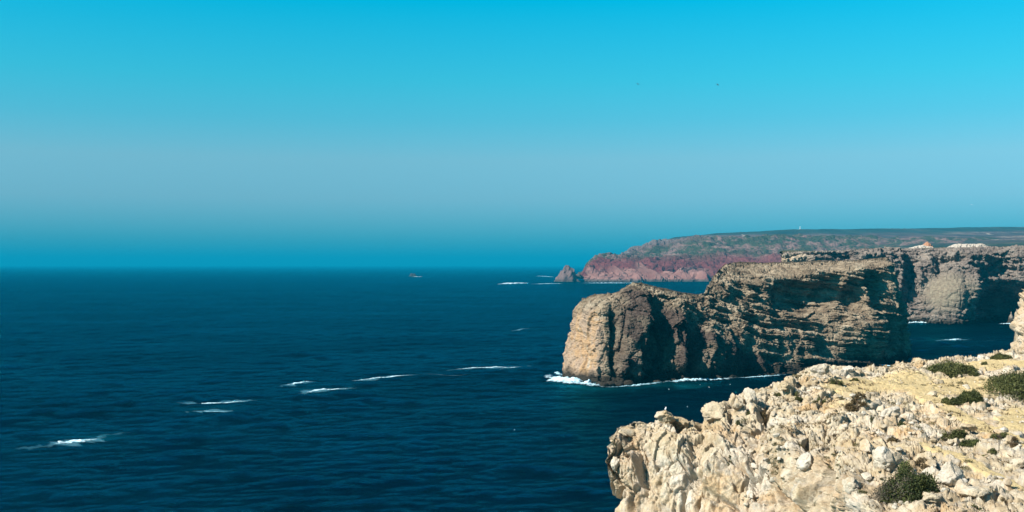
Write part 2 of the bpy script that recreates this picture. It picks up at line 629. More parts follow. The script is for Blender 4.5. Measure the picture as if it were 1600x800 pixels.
# ------------------------------------------------------------------ the dark headland in the middle
def build_headland():
    def back(rim, w, zt):
        x, y, z = rim
        return [(x + w * 0.35, y + w * 1.35, -6), (x + w * 0.30, y + w * 1.1, zt * 0.55), (x + w * 0.2, y + w * 0.55, zt)]
    C = []
    # each station: silhouette, brow, upper face, mid face, foot, under water
    S = [
        ([(894, 490, 612), (892, 500, 611), (887, 520, 610), (879, 552, 609), (872, 588, 608), (869, 640, 607)], 1),
        ([(905, 472, 610), (903, 479, 606), (898, 500, 602), (891, 540, 598), (886, 592, 594), (884, 640, 592)], 8),
        ([(925, 462, 606), (923, 466, 597), (920, 482, 588), (918, 540, 582), (920, 600, 576), (920, 650, 572)], 22),
        ([(960, 459, 604), (955, 464, 592), (950, 480, 580), (948, 540, 572), (950, 601, 567), (950, 650, 563)], 32),
        ([(986, 446, 608), (988, 454, 597), (988, 485, 584), (985, 545, 576), (985, 600, 570), (985, 650, 566)], 38),
        ([(1020, 452, 612), (1020, 466, 600), (1018, 500, 590), (1015, 550, 583), (1015, 597, 576), (1015, 650, 572)], 42),
        ([(1060, 461, 618), (1060, 480, 606), (1062, 510, 594), (1062, 550, 586), (1062, 594, 583), (1062, 650, 579)], 46),
        ([(1095, 462, 626), (1098, 488, 614), (1100, 515, 603), (1105, 550, 596), (1108, 591, 592), (1108, 650, 588)], 50),
        ([(1118, 430, 650), (1130, 458, 638), (1140, 500, 622), (1150, 545, 609), (1155, 587, 605), (1155, 650, 600)], 56),
        ([(1140, 413, 676), (1160, 440, 655), (1180, 490, 638), (1195, 540, 625), (1205, 584, 620), (1205, 650, 614)], 62),
        ([(1200, 414, 700), (1210, 432, 668), (1225, 485, 655), (1240, 535, 640), (1250, 580, 634), (1250, 650, 628)], 66),
        ([(1260, 412, 716), (1262, 430, 676), (1275, 485, 668), (1285, 535, 652), (1295, 577, 647), (1295, 650, 642)], 68),
        ([(1315, 410, 728), (1318, 424, 684), (1322, 470, 680), (1330, 525, 664), (1335, 573, 662), (1335, 650, 656)], 66),
        ([(1360, 407, 738), (1362, 418, 694), (1365, 465, 688), (1375, 520, 678), (1378, 571, 672), (1378, 650, 668)], 60),
        ([(1384, 405, 745), (1390, 416, 708), (1400, 470, 702), (1408, 520, 696), (1412, 567, 692), (1412, 650, 690)], 50),
        ([(1388, 406, 755), (1396, 418, 738), (1408, 475, 730), (1418, 525, 726), (1424, 562, 720), (1424, 640, 718)], 30),
        ([(1384, 408, 775), (1392, 420, 772), (1405, 475, 770), (1416, 520, 766), (1422, 555, 765), (1422, 620, 765)], 8),
    ]
    for pts, w in S:
        q = [P(*p) for p in pts]
        C.append(back(q[0], w, q[0][2] - 0.4) + q)
    C = np.array(C)
    cu = [26, 34, 44, 46, 46, 52, 54, 48, 52, 56, 60, 60, 56, 50, 34, 18]
    cv = [8, 10, 16, 46, 62, 92, 92, 16]
    G = loft(C, cu, cv)
    nu, nv, _ = G.shape
    V = G.reshape(-1, 3)
    px, py = to_px(V)
    vpar = np.repeat(_axis(cv)[None], nu, 0).ravel()
    upar = np.repeat(_axis(cu)[:, None], nv, 1).ravel()
    front = sstep(3.0, 3.8, vpar)
    # large buttresses (negative) and recesses (positive), metres along the view-facing normal
    push = np.zeros(len(V))
    for (cx, cy, rx, ry, dep) in [
        (958, 530, 15, 62, 9), (1000, 500, 10, 60, -4), (1026, 545, 20, 52, 11), (1060, 530, 11, 45, -6), (1084, 560, 9, 34, 6), (1105, 540, 14, 40, -4),
        (1175, 560, 10, 40, 6), (1140, 545, 22, 28, -3), (1252, 462, 46, 26, 17), (1300, 452, 20, 28, 9), (1335, 462, 13, 22, 9),
        (1322, 440, 6, 18, -3), (1290, 540, 16, 22, 6), (1205, 470, 14, 18, -4), (1370, 440, 16, 18, 8), (1352, 470, 8, 22, -4), (1395, 530, 12, 36, 6), (1235, 510, 40, 8, 4),
        (1345, 515, 34, 30, -9), (1180, 500, 12, 10, 4), (1100, 500, 40, 5, 2.5), (1220, 560, 26, 6, 3)]:
        push += dep * np.exp(-(((px - cx) / rx) ** 2 + ((py - cy) / ry) ** 2) ** 1.3)
    N = normals(G)
    if N[nu // 2, nv - 60, 1] > 0:
        N = -N
    Ns = smooth_n(N, 12).reshape(-1, 3)
    hdir = Ns.copy()
    hdir[:, 2] *= 0.25
    V = V - hdir * (push * front)[:, None]
    big = fbm(V / 26.0, 3)
    V = V + Ns * (big * 2.6 * (0.25 + 0.75 * front))[:, None]
    # vertical joints on the seaward half, tilted ledges towards the landward end
    east = sstep(1080, 1190, px)
    vert = blocks(V / np.array([9.0, 9.0, 26.0]), 2.0, 2.4, 1.3, 0.07)
    V = V + hdir * (vert * front * (1.0 - 0.55 * east) * (0.55 + 0.45 * sstep(925, 960, px)))[:, None]
    V = V + hdir * (blocks(V / np.array([17.0, 17.0, 30.0]) + 1.5, 4.0, 5.5, 2.2, 0.05) * front * sstep(905, 960, px) * (1 - 0.6 * east))[:, None]
    warp = fbm(V / 20.0, 3)
    # the beds dip steeply to the right beside the nose and flatten towards the land; massive rock lies under them
    dip = np.where(V[:, 0] < 140, 0.40 * V[:, 0], 56 + 0.13 * (V[:, 0] - 140))
    wz = V[:, 2] + dip + 1.8 * warp
    bound = np.interp(px, [940, 985, 1060, 1170, 1290, 1420], [440, 448, 492, 548, 580, 600]) + 5 * warp
    bedded = sstep(8, -8, py - bound)

    def ledge(t):
        f = t - np.floor(t)
        lv = _rs[(np.floor(t).astype(int) * 37) & 255]
        return (0.35 + lv) * (np.where(f < 0.72, f / 0.72, (1 - f) / 0.28) - 0.5)
    strata = 4.2 * ledge(wz / 6.4) + 2.6 * ledge(wz / 2.9 + 0.3) + 0.9 * ledge(wz / 1.3 + 0.7)
    strata = strata * np.clip(0.75 + 0.9 * fbm(V / 17.0 + 60, 3), 0.2, 1.6)
    V = V + hdir * (strata * front * (0.16 + 0.84 * bedded * sstep(985, 1060, px)) * (1 - 0.45 * sstep(1350, 1400, px)))[:, None]
    G2 = V.reshape(nu, nv, 3)
    N2 = normals(G2)
    if (N2 * N).sum() < 0:
        N2 = -N2
    N2 = smooth_n(N2, 3).reshape(-1, 3)
    top = sstep(3.2, 2.6, vpar)
    med = blocks(V / np.array([4.4, 4.4, 3.2]) + 5, 0.6, 0.9, 0.5, 0.07)
    sml = blocks(V / np.array([1.8, 1.8, 1.1]) + 9, 0.25, 0.45, 0.18, 0.09)
    nosemask = sstep(948, 930, px) * sstep(470, 500, py)
    rug = (1 - 0.75 * top) * (1 - 0.25 * nosemask) * (1 - 0.35 * bedded * east) * (0.7 + 0.3 * bedded)
    V = V + N2 * ((med + sml + 0.45 * fbm(V / 1.1, 3)) * rug)[:, None]
    V[:, 2] += np.exp(-((vpar - 3.0) / 0.35) ** 2) * 1.5 * blocks(V / 3.3 + 2, 1.0, 1.2, 0.5, 0.1) + top * (0.4 * fbm(V / 3.0, 3))
    # colour masks: nose face, massive dark flank, heath on the top
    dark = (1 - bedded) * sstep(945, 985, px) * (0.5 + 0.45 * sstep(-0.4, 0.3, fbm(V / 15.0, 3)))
    veg = top * 0.75
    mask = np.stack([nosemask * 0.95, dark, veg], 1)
    return add('headland', mesh_np('headland', V, grid_faces(nu, nv), False, mask), M_HEAD, kind='structure'), V


HEADLAND, HV = build_headland()


# ------------------------------------------------------------------ the cliffs behind the bay
def build_bay():
    S = [
        [(1219, 396, 1146), (1218.5, 398, 1144), (1218, 408, 1143), (1216, 440, 1140), (1214, 470, 1138), (1212, 530, 1136)],
        [(1232, 394, 1160), (1230, 396, 1142), (1228, 410, 1138), (1226, 450, 1132), (1224, 506, 1126), (1224, 560, 1124)],
        [(1290, 393, 1190), (1290, 395, 1156), (1290, 412, 1150), (1290, 450, 1144), (1290, 506, 1138), (1290, 560, 1136)],
        [(1350, 391, 1215), (1350, 393, 1172), (1350, 420, 1166), (1350, 460, 1160), (1350, 505, 1154), (1350, 560, 1152)],
        [(1395, 390, 1225), (1395, 392, 1185), (1395, 420, 1180), (1395, 460, 1176), (1395, 503.5, 1172), (1395, 560, 1170)],
        [(1425, 389, 1230), (1425, 392, 1190), (1425, 425, 1180), (1425, 465, 1170), (1425, 504, 1162), (1425, 560, 1160)],
        [(1460, 388, 1235), (1460, 392, 1188), (1460, 420, 1176), (1460, 460, 1158), (1460, 505, 1146), (1460, 560, 1144)],
        [(1500, 388, 1240), (1500, 391, 1182), (1500, 420, 1168), (1500, 458, 1148), (1500, 505, 1140), (1500, 560, 1138)],
        [(1528, 387, 1245), (1528, 390, 1178), (1528, 425, 1170), (1528, 460, 1164), (1528, 504, 1158), (1528, 560, 1156)],
        [(1563, 387, 1250), (1563, 390, 1180), (1563, 425, 1190), (1563, 460, 1204), (1563, 501, 1204), (1563, 560, 1202)],
        [(1606, 386, 1250), (1606, 389, 1168), (1606, 425, 1166), (1606, 460, 1165), (1606, 504, 1160), (1606, 560, 1158)],
        [(1685, 385, 1250), (1685, 389, 1150), (1685, 425, 1145), (1685, 460, 1140), (1685, 508, 1130), (1685, 560, 1128)],
        [(1800, 384, 1250), (1800, 389, 1130), (1800, 425, 1125), (1800, 460, 1118), (1800, 510, 1108), (1800, 560, 1106)],
    ]
    C = []
    for i, pts in enumerate(S):
        q = [P(*p) for p in pts]
        x, y, z = q[0]
        if i == 0:
            b = [(x + 4, y + 6, -6), (x + 3, y + 4, z * 0.5), (x + 1, y + 2, z)]
        elif i == 1:
            b = [(x + 70, y + 260, -6), (x + 60, y + 240, z * 0.5), (x + 30, y + 120, z + 1)]
        else:
            b = [(x + 180, y + 700, -6), (x + 170, y + 680, z - 10), (x + 90, y + 330, z + 3)]
        C.append(b + q)
    C = np.array(C)
    cu = [16, 40, 40, 32, 26, 30, 34, 30, 30, 36, 22, 12]
    cv = [3, 8, 14, 26, 40, 60, 60, 10]
    G = loft(C, cu, cv)
    nu, nv, _ = G.shape
    V = G.reshape(-1, 3)
    px, py = to_px(V)
    vpar = np.repeat(_axis(cv)[None], nu, 0).ravel()
    front = sstep(3.1, 4.2, vpar)
    N = normals(G)
    if N[nu // 2, nv - 40, 1] > 0:
        N = -N
    Ns = smooth_n(N, 8).reshape(-1, 3)
    hdir = Ns.copy()
    hdir[:, 2] *= 0.3
    push = np.zeros(len(V))
    for (cx, cy, rx, ry, dep) in [
        (1420, 425, 12, 22, 6), (1392, 420, 10, 30, -8), (1452, 415, 10, 18, -10), (1470, 405, 16, 10, 12), (1558, 476, 28, 20, 24), (1565, 437, 24, 9, -16), (1402, 430, 6, 42, -10), (1437, 432, 7, 26, -11),
        (1515, 440, 8, 26, -10), (1435, 455, 10, 20, 6), (1590, 470, 14, 24, 18), (1490, 450, 26, 30, -8), (1330, 400, 14, 6, 5), (1270, 402, 8, 8, -5), (1500, 403, 12, 8, 9)]:
        push += dep * np.exp(-(((px - cx) / rx) ** 2 + ((py - cy) / ry) ** 2) ** 1.3)
    V = V - hdir * (push * front)[:, None]
    tal = np.exp(-(((px - 1478) / 40) ** 2 + ((py - 458) / 32) ** 2) ** 2) * front
    tal = np.maximum(tal, 0)
    V = V + Ns * (fbm(V / 55.0, 3) * 5.0 * (0.2 + 0.8 * front))[:, None]
    amp = front * (1 - 0.85 * tal)
    V = V + hdir * (blocks(V / np.array([17, 17, 45.0]), 4.0, 5.0, 2.5, 0.08) * amp)[:, None]
    wz = V[:, 2] + 0.06 * V[:, 0] + 6 * fbm(V / 60.0, 2)
    fr = wz / 9.0 - np.floor(wz / 9.0)
    V = V + hdir * (4.0 * (np.where(fr < 0.75, fr / 0.75, (1 - fr) / 0.25) - 0.5) * amp)[:, None]
    G2 = V.reshape(nu, nv, 3)
    N2 = normals(G2)
    if (N2 * N).sum() < 0:
        N2 = -N2
    N2 = smooth_n(N2, 2).reshape(-1, 3)
    top = sstep(3.3, 2.9, vpar)
    rug = (1 - 0.85 * top) * (1 - 0.72 * tal)
    V = V + N2 * ((blocks(V / np.array([8.0, 8.0, 6.0]) + 3, 1.8, 2.2, 1.2, 0.09) + 1.1 * fbm(V / 2.6, 3)) * rug)[:, None]
    tip = sstep(1275, 1240, px) * sstep(420, 400, py) * front
    mask = np.stack([tip, tal, top * 0.9], 1)
    return add('bay_cliffs', mesh_np('bay_cliffs', V, grid_faces(nu, nv), False, mask), M_BAY, kind='structure'), V


BAY, BV = build_bay()


# ------------------------------------------------------------------ far red coast and the hills behind
def build_red():
    # rows: hidden back, inland rise, terrace, cliff brow, cliff face, foot, under water
    S = [
        [(900, 436, 4250), (908, 433, 4200), (911, 432, 4120), (913, 433, 4080), (913, 436, 4060), (912, 440, 4010), (912, 447, 4000)],
        [(930, 420, 4500), (925, 412, 4300), (926, 411, 4150), (922, 416, 4080), (919, 430, 4030), (916, 440.5, 3985), (916, 447, 3980)],
        [(970, 405, 4800), (955, 404, 4450), (950, 406, 4250), (946, 413, 4090), (942, 428, 4010), (940, 441, 3960), (940, 447, 3950)],
        [(978, 401, 5000), (982, 404, 4800), (978, 407, 4250), (975, 415, 4080), (972, 430, 4000), (972, 441, 3950), (972, 447, 3940)],
        [(990, 391, 5150), (998, 402.5, 4950), (1005, 406, 4280), (1005, 416, 4080), (1004, 430, 4005), (1004, 440.5, 3950), (1004, 447, 3940)],
        [(1006, 384, 5150), (1018, 401, 4960), (1035, 406, 4300), (1036, 416, 4090), (1036, 430, 4010), (1036, 440.5, 3955), (1036, 447, 3945)],
        [(1040, 377.5, 5180), (1050, 397, 4960), (1068, 405, 4320), (1070, 418, 4100), (1070, 430, 4020), (1070, 440, 3960), (1070, 447, 3950)],
        [(1075, 375, 5250), (1095, 389, 4700), (1105, 404, 4320), (1108, 420, 4110), (1108, 431, 4030), (1108, 439.5, 3965), (1108, 447, 3955)],
        [(1130, 374, 5300), (1150, 387, 4700), (1160, 402, 4320), (1165, 420, 4100), (1165, 431, 4000), (1165, 439, 3930), (1165, 447, 3920)],
        [(1220, 373, 5300), (1240, 385, 4700), (1250, 402, 4250), (1260, 422, 3900), (1265, 432, 3780), (1265, 440, 3700), (1265, 447, 3690)],
        [(1330, 376, 5300), (1340, 388, 4700), (1360, 405, 4200), (1380, 425, 3700), (1380, 434, 3600), (1380, 441, 3500), (1380, 447, 3490)],
        [(1500, 378, 5200), (1520, 388, 4600), (1540, 405, 4100), (1560, 425, 3600), (1560, 434, 3500), (1560, 441, 3400), (1560, 447, 3390)],
        [(1760, 378, 5100), (1780, 388, 4500), (1800, 405, 4000), (1820, 425, 3500), (1820, 434, 3400), (1820, 441, 3300), (1820, 447, 3290)],
    ]
    C = []
    for pts in S:
        q = [P(*p) for p in pts]
        x, y, z = q[0]
        C.append([(x + 150, y + 500, -10)] + q)
    cu = [12, 26, 30, 30, 30, 32, 34, 40, 46, 40, 20, 10]
    cv = [4, 36, 34, 34, 30, 30, 5]
    C = np.array(C)
    G = loft(C, cu, cv)
    nu, nv, _ = G.shape
    V = G.reshape(-1, 3)
    px, py = to_px(V)
    vpar = np.repeat(_axis(cv)[None], nu, 0).ravel()
    N = normals(G)
    if N[nu // 2, nv - 20, 1] > 0:
        N = -N
    Ns = smooth_n(N, 4).reshape(-1, 3)
    face = sstep(3.7, 4.4, vpar)
    inl = sstep(3.6, 2.6, vpar)
    # folded gullies in the cliff, broken ground inland
    gully = ridged(np.stack([V[:, 0] / 120 + 0.9 * np.sin(V[:, 2] / 26.0 + V[:, 0] / 90), V[:, 1] / 260, V[:, 2] / 160], 1), 3)
    V = V + Ns * (face * 27 * gully - face * 14)[:, None]
    V = V + Ns * ((1 - face) * (16 * fbm(V / 150.0, 4) + 9 * ridged(V / 90, 3)) * sstep(0.0, 0.6, vpar))[:, None]
    V = V + Ns * (4.0 * blocks(V / 26.0, 1, 1.4, 0.8, 0.10))[:, None]
    redm = np.clip(sstep(4.7, 4.2, vpar + 0.55 * fbm(V / np.array([80.0, 200, 200]), 3)) + sstep(1085, 1120, px), 0, 1)
    greyc = sstep(1.7, 1.2, vpar) * sstep(1130, 1040, px)
    mask = np.stack([redm, np.clip(inl - greyc, 0, 1), greyc * 0.85], 1)
    return add('red_coast', mesh_np('red_coast', V, grid_faces(nu, nv), False, mask), M_RED, kind='structure'), V


RED, RV = build_red()


def build_hills():
    S = [
        [(985, 391, 6500), (982, 396, 6450), (978, 404, 6400), (975, 420, 6350)],
        [(1003, 388, 6600), (1000, 391, 6450), (998, 400, 6350), (998, 425, 6250)],
        [(1046, 374.5, 7000), (1040, 378, 6600), (1036, 390, 6300), (1036, 425, 6100)],
        [(1064, 371, 7200), (1062, 375, 6700), (1060, 385, 6250), (1060, 420, 6000)],
        [(1120, 366, 7500), (1115, 371, 6800), (1110, 382, 6100), (1110, 420, 5700)],
        [(1200, 361, 7600), (1195, 368, 6800), (1190, 382, 5900), (1190, 420, 5400)],
        [(1250, 358.5, 7600), (1250, 367, 6800), (1250, 382, 5700), (1250, 420, 5100)],
        [(1320, 358.5, 7700), (1320, 367, 6800), (1320, 383, 5500), (1320, 425, 4300)],
        [(1400, 357.5, 7800), (1400, 367, 6700), (1400, 381, 5000), (1400, 420, 2600)],
        [(1500, 356, 7900), (1500, 367, 6600), (1500, 380, 4600), (1500, 415, 2200)],
        [(1600, 355, 8000), (1600, 366, 6500), (1600, 378, 4200), (1600, 408, 2000)],
        [(1800, 353, 8000), (1800, 364, 6400), (1800, 376, 4000), (1800, 405, 1950)],
    ]
    C = []
    for pts in S:
        q = [P(*p) for p in pts]
        x, y, z = q[0]
        C.append([(x + 300, y + 1500, -20), (x + 100, y + 500, z * 0.7)] + q)
    cu = [8, 16, 10, 22, 30, 24, 28, 30, 34, 34, 16]
    cv = [3, 6, 30, 40, 30]
    G = loft(np.array(C), cu, cv)
    nu, nv, _ = G.shape
    V = G.reshape(-1, 3)
    vp = np.repeat(_axis(cv)[None], nu, 0).ravel()
    V[:, 2] += (5.0 * fbm(V / np.array([300, 500, 300.0]), 4) + 1.6 * ridged(V / 40.0, 3)) * sstep(1.2, 2.2, vp) * 0.9
    pn = 0.35 * fbm(V / 500.0 + 4, 3)
    mask = np.stack([sstep(2.55, 3.0, vp + pn), sstep(3.85, 4.15, vp + 0.6 * pn), 0 * vp], 1)
    return add('hills', mesh_np('hills', V, grid_faces(nu, nv), True, mask), M_HILL, kind='structure'), V


HILLS, LV = build_hills()


# ------------------------------------------------------------------ pale cliff top in the foreground
def build_fore():
    def bk(r, d1=6.0, d2=12.0):
        x, y, z = r
        return [(x + 2.0, y + d2, z - 34), (x + 1.0, y + d1 * 0.7, z - 5)]
    R = [
        ([(958, 688, 126), (956, 690, 125.6), (954, 696, 125), (951, 722, 124.4), (948, 790, 123.8), (943, 960, 123)], 1.5),
        ([(985, 649, 130), (984, 652, 128.6), (979, 659, 127), (973, 690, 125), (967, 785, 122.5), (958, 960, 119)], 4),
        ([(1042, 648, 131), (1040, 652, 129), (1035, 662, 126.5), (1030, 697, 123), (1020, 785, 119.5), (1010, 960, 115)], 5),
        ([(1080, 654, 132), (1082, 660, 129), (1080, 670, 125), (1080, 707, 121), (1078, 787, 117), (1075, 960, 112)], 5),
        ([(1125, 634, 136), (1130, 647, 131), (1132, 672, 124.5), (1136, 716, 119), (1142, 792, 114), (1150, 960, 108)], 6),
        ([(1180, 603, 144), (1190, 640, 133), (1197, 682, 121), (1206, 737, 114.5), (1217, 802, 109.5), (1232, 960, 103)], 6),
        ([(1270, 575, 155), (1270, 630, 133), (1266, 702, 111), (1276, 757, 105.5), (1292, 818, 101), (1312, 960, 97)], 6),
        ([(1350, 572, 163), (1345, 630, 134), (1328, 738, 97), (1325, 784, 93), (1337, 845, 90), (1352, 970, 86)], 6),
        ([(1430, 558, 174), (1430, 630, 134), (1418, 800, 79), (1392, 850, 76), (1390, 930, 72), (1400, 1100, 68)], 6),
        ([(1520, 558, 180), (1530, 640, 130), (1560, 850, 70), (1530, 920, 66), (1520, 1000, 62), (1520, 1200, 58)], 6),
        ([(1610, 545, 186), (1630, 640, 130), (1690, 880, 66), (1690, 950, 62), (1690, 1050, 58), (1690, 1250, 54)], 6),
        ([(1760, 540, 190), (1790, 640, 130), (1900, 880, 66), (1920, 950, 62), (1940, 1050, 58), (1950, 1250, 54)], 6),
    ]
    C = []
    for pts, dd in R:
        q = [P(*p) for p in pts]
        C.append(bk(q[0], dd, dd + 6) + q)
    C = np.array(C)
    cu = [55, 85, 65, 70, 85, 110, 95, 95, 95, 80, 25]
    cv = [8, 20, 175, 270, 90, 110, 14]
    G = loft(C, cu, cv)
    nu, nv, _ = G.shape
    V = G.reshape(-1, 3)
    px, py = to_px(V)
    vp = np.repeat(_axis(cv)[None], nu, 0).ravel()
    N = normals(G)
    if N[nu // 2, 200, 2] < 0:
        N = -N
    Ns = smooth_n(N, 10).reshape(-1, 3)
    face = sstep(3.7, 4.5, vp)
    rim = np.exp(-((vp - 2.0) / 0.25) ** 2)
    # sandy ground: soft ellipses on the plateau, and the trodden path
    soil = np.zeros(len(V))
    for (cx, cy, rx, ry, a) in [(1335, 600, 60, 14, .9), (1410, 595, 60, 18, .9), (1500, 600, 90, 18, .8), (1560, 565, 60, 10, 1.0), (1590, 650, 40, 22, .9), (1450, 610, 40, 16, .8), (1310, 628, 30, 10, .5), (1400, 690, 30, 8, .4), (1590, 720, 40, 14, .4)]:
        soil = np.maximum(soil, a * np.exp(-(((px - cx) / rx) ** 2 + ((py - cy) / ry) ** 2) ** 1.5))
    path = [(1415, 600, 14), (1450, 618, 12), (1475, 632, 12), (1505, 648, 12), (1530, 662, 12), (1560, 672, 13), (1600, 690, 14)]
    path2 = [(1440, 690, 7), (1480, 702, 8), (1520, 718, 9), (1560, 738, 10), (1605, 765, 12)]
    for pl in (path, path2):
        for (x0, y0, w0), (x1, y1, w1) in zip(pl[:-1], pl[1:]):
            t = np.clip(((px - x0) * (x1 - x0) + (py - y0) * (y1 - y0)) / ((x1 - x0) ** 2 + (y1 - y0) ** 2), 0, 1)
            dd = np.hypot(px - x0 - t * (x1 - x0), (py - y0 - t * (y1 - y0)) * 1.6)
            soil = np.maximum(soil, np.exp(-(dd / w0) ** 4))
    soil *= sstep(2.02, 2.2, vp) * (1 - face)
    rock = 1 - 0.88 * np.clip(soil * 1.25, 0, 1)
    flat = sstep(2.3, 2.8, vp) * (1 - face) * sstep(1180, 1300, px)
    hdir = Ns.copy()
    hdir[:, 2] *= 0.5
    # authored recesses (positive) and bosses (negative) in metres
    push = np.zeros(len(V))
    for (cx, cy, rx, ry, dep) in [(1002, 735, 7, 40, 2.0), (985, 730, 10, 30, -1.2), (1290, 735, 16, 34, 2.6), (1335, 770, 18, 30, -1.8), (1062, 662, 6, 14, 1.4), (1092, 648, 6, 14, 1.2), (1142, 650, 6, 26, 1.3),
                                  (1195, 645, 10, 18, 1.6), (1230, 700, 24, 30, -1.5), (1255, 690, 8, 16, 1.2), (1120, 700, 20, 40, -1.0), (1085, 730, 8, 40, 0.9), (1180, 740, 9, 40, 1.0), (1050, 725, 12, 10, 0.8)]:
        push += dep * np.exp(-(((px - cx) / rx) ** 2 + ((py - cy) / ry) ** 2) ** 1.3)
    V = V - Ns * (push * sstep(1.5, 2.0, vp))[:, None]
    V = V + Ns * ((fbm(V / 11.0, 3) * 0.75 - 0.3) * (0.4 + 0.6 * rock))[:, None]
    wrp = V + 0.5 * np.stack([fbm(V / 6.0 + 3, 2), fbm(V / 6.0 + 11, 2), fbm(V / 6.0 + 23, 2)], 1)
    big = blocks(wrp / np.array([4.6, 4.6, 9.5]), 0.75, 1.25, 1.0, 0.045, 0.09)
    V = V + Ns * (big * rock * (0.75 + 0.35 * face) * (1 - 0.2 * flat))[:, None]
    G2 = V.reshape(nu, nv, 3)
    N2 = normals(G2)
    if (N2 * N).sum() < 0:
        N2 = -N2
    N2 = Ns
    wrp = V + 0.2 * np.stack([fbm(V / 2.0 + 3, 2), fbm(V / 2.0 + 11, 2), fbm(V / 2.0 + 23, 2)], 1)
    med = blocks(wrp / np.array([1.7, 1.7, 2.8]) + 4, 0.24, 0.62, 0.30, 0.06, 0.15)
    sml = blocks(wrp / np.array([0.6, 0.6, 0.85]) + 8, 0.08, 0.20, 0.07, 0.09, 0.16)
    pits = -0.5 * np.clip(fbm(V / 1.2 + 31, 3) - 0.45, 0, 1) - 0.55 * np.clip(ridged(V / np.array([1.8, 1.8, 5.5]) + 3, 3) - 1.0, 0, 1)
    V = V + N2 * ((med * (1 + 0.1 * flat) + sml * (1 - 0.4 * flat) + pits) * rock + 0.10 * fbm(V / 0.5, 3) * (0.35 + 0.65 * rock))[:, None]
    veg = flat * 0.55 * sstep(-0.2, 0.7, fbm(V / 5.0 + 50, 3)) * (1 - 0.6 * soil)
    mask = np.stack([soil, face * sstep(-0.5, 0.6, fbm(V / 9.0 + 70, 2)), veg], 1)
    ob = add('foreground_cliff', mesh_np('foreground_cliff', V, grid_faces(nu, nv), True, mask), M_FORE, kind='structure')
    vis = vp > 1.9
    return ob, V[vis], N2[vis]


FORE, FV, FN = build_fore()
FPX, FPY = to_px(FV)


def on_fore(px, py):
    """the surface point of the foreground cliff seen at this spot of the photograph"""
    d = np.hypot(FPX - px, FPY - py)
    m = np.where(d < max(2.5, d.min() + 0.8))[0]
    j = m[np.argmin(FV[m, 1])]
    return Vector(FV[j]), Vector(FN[j])


def build_spur():
    S = [
        [(1587, 552, 205), (1587, 549, 203), (1586, 552, 202), (1586, 556, 201), (1586, 575, 200)],
        [(1597, 500, 207), (1594, 502, 204), (1592, 516, 201), (1591, 543, 199), (1590, 580, 197)],
        [(1611, 454, 210), (1607, 456, 206), (1604, 478, 202), (1601, 528, 198), (1599, 585, 195)],
        [(1649, 423, 214), (1641, 426, 209), (1637, 458, 203), (1633, 523, 198), (1629, 590, 194)],
        [(1729, 406, 218), (1719, 410, 212), (1714, 448, 205), (1709, 518, 199), (1704, 600, 194)],
        [(1859, 403, 222), (1854, 408, 216), (1849, 448, 208), (1844, 518, 200), (1839, 600, 194)],
    ]
    C = []
    for i, pts in enumerate(S):
        q = [P(*p) for p in pts]
        x, y, z = q[0]
        w = 2 + i * 3
        C.append([(x + w * 0.5, y + w * 1.5, z - 30), (x + w * 0.3, y + w, z - 0.5)] + q)
    cu = [26, 36, 40, 30, 20]
    cv = [4, 10, 20, 40, 60, 40]
    G = loft(np.array(C), cu, cv)
    nu, nv, _ = G.shape
    V = G.reshape(-1, 3)
    N = normals(G)
    if N[nu // 2, nv - 20, 1] > 0:
        N = -N
    Ns = smooth_n(N, 6).reshape(-1, 3)
    V = V + Ns * (0.9 * fbm(V / 9.0, 3) + blocks(V / np.array([4, 4, 7.0]) + 2, 1.3, 1.3, 0.9, 0.1) + blocks(V / 1.3 + 2, 0.5, 0.6, 0.35, 0.1) + 0.12 * fbm(V / 0.5, 2))[:, None]
    mask = np.zeros((len(V), 3))
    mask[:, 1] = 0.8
    add('cliff_spur', mesh_np('cliff_spur', V, grid_faces(nu, nv), True, mask), M_FORE, kind='structure')


build_spur()


# ------------------------------------------------------------------ foam, breakers and surf
M_FOAM = mat_foam('white_foam', 0.45, 0.45)
M_FARFOAM = mat_foam('far_foam', 0.45, 0.05)


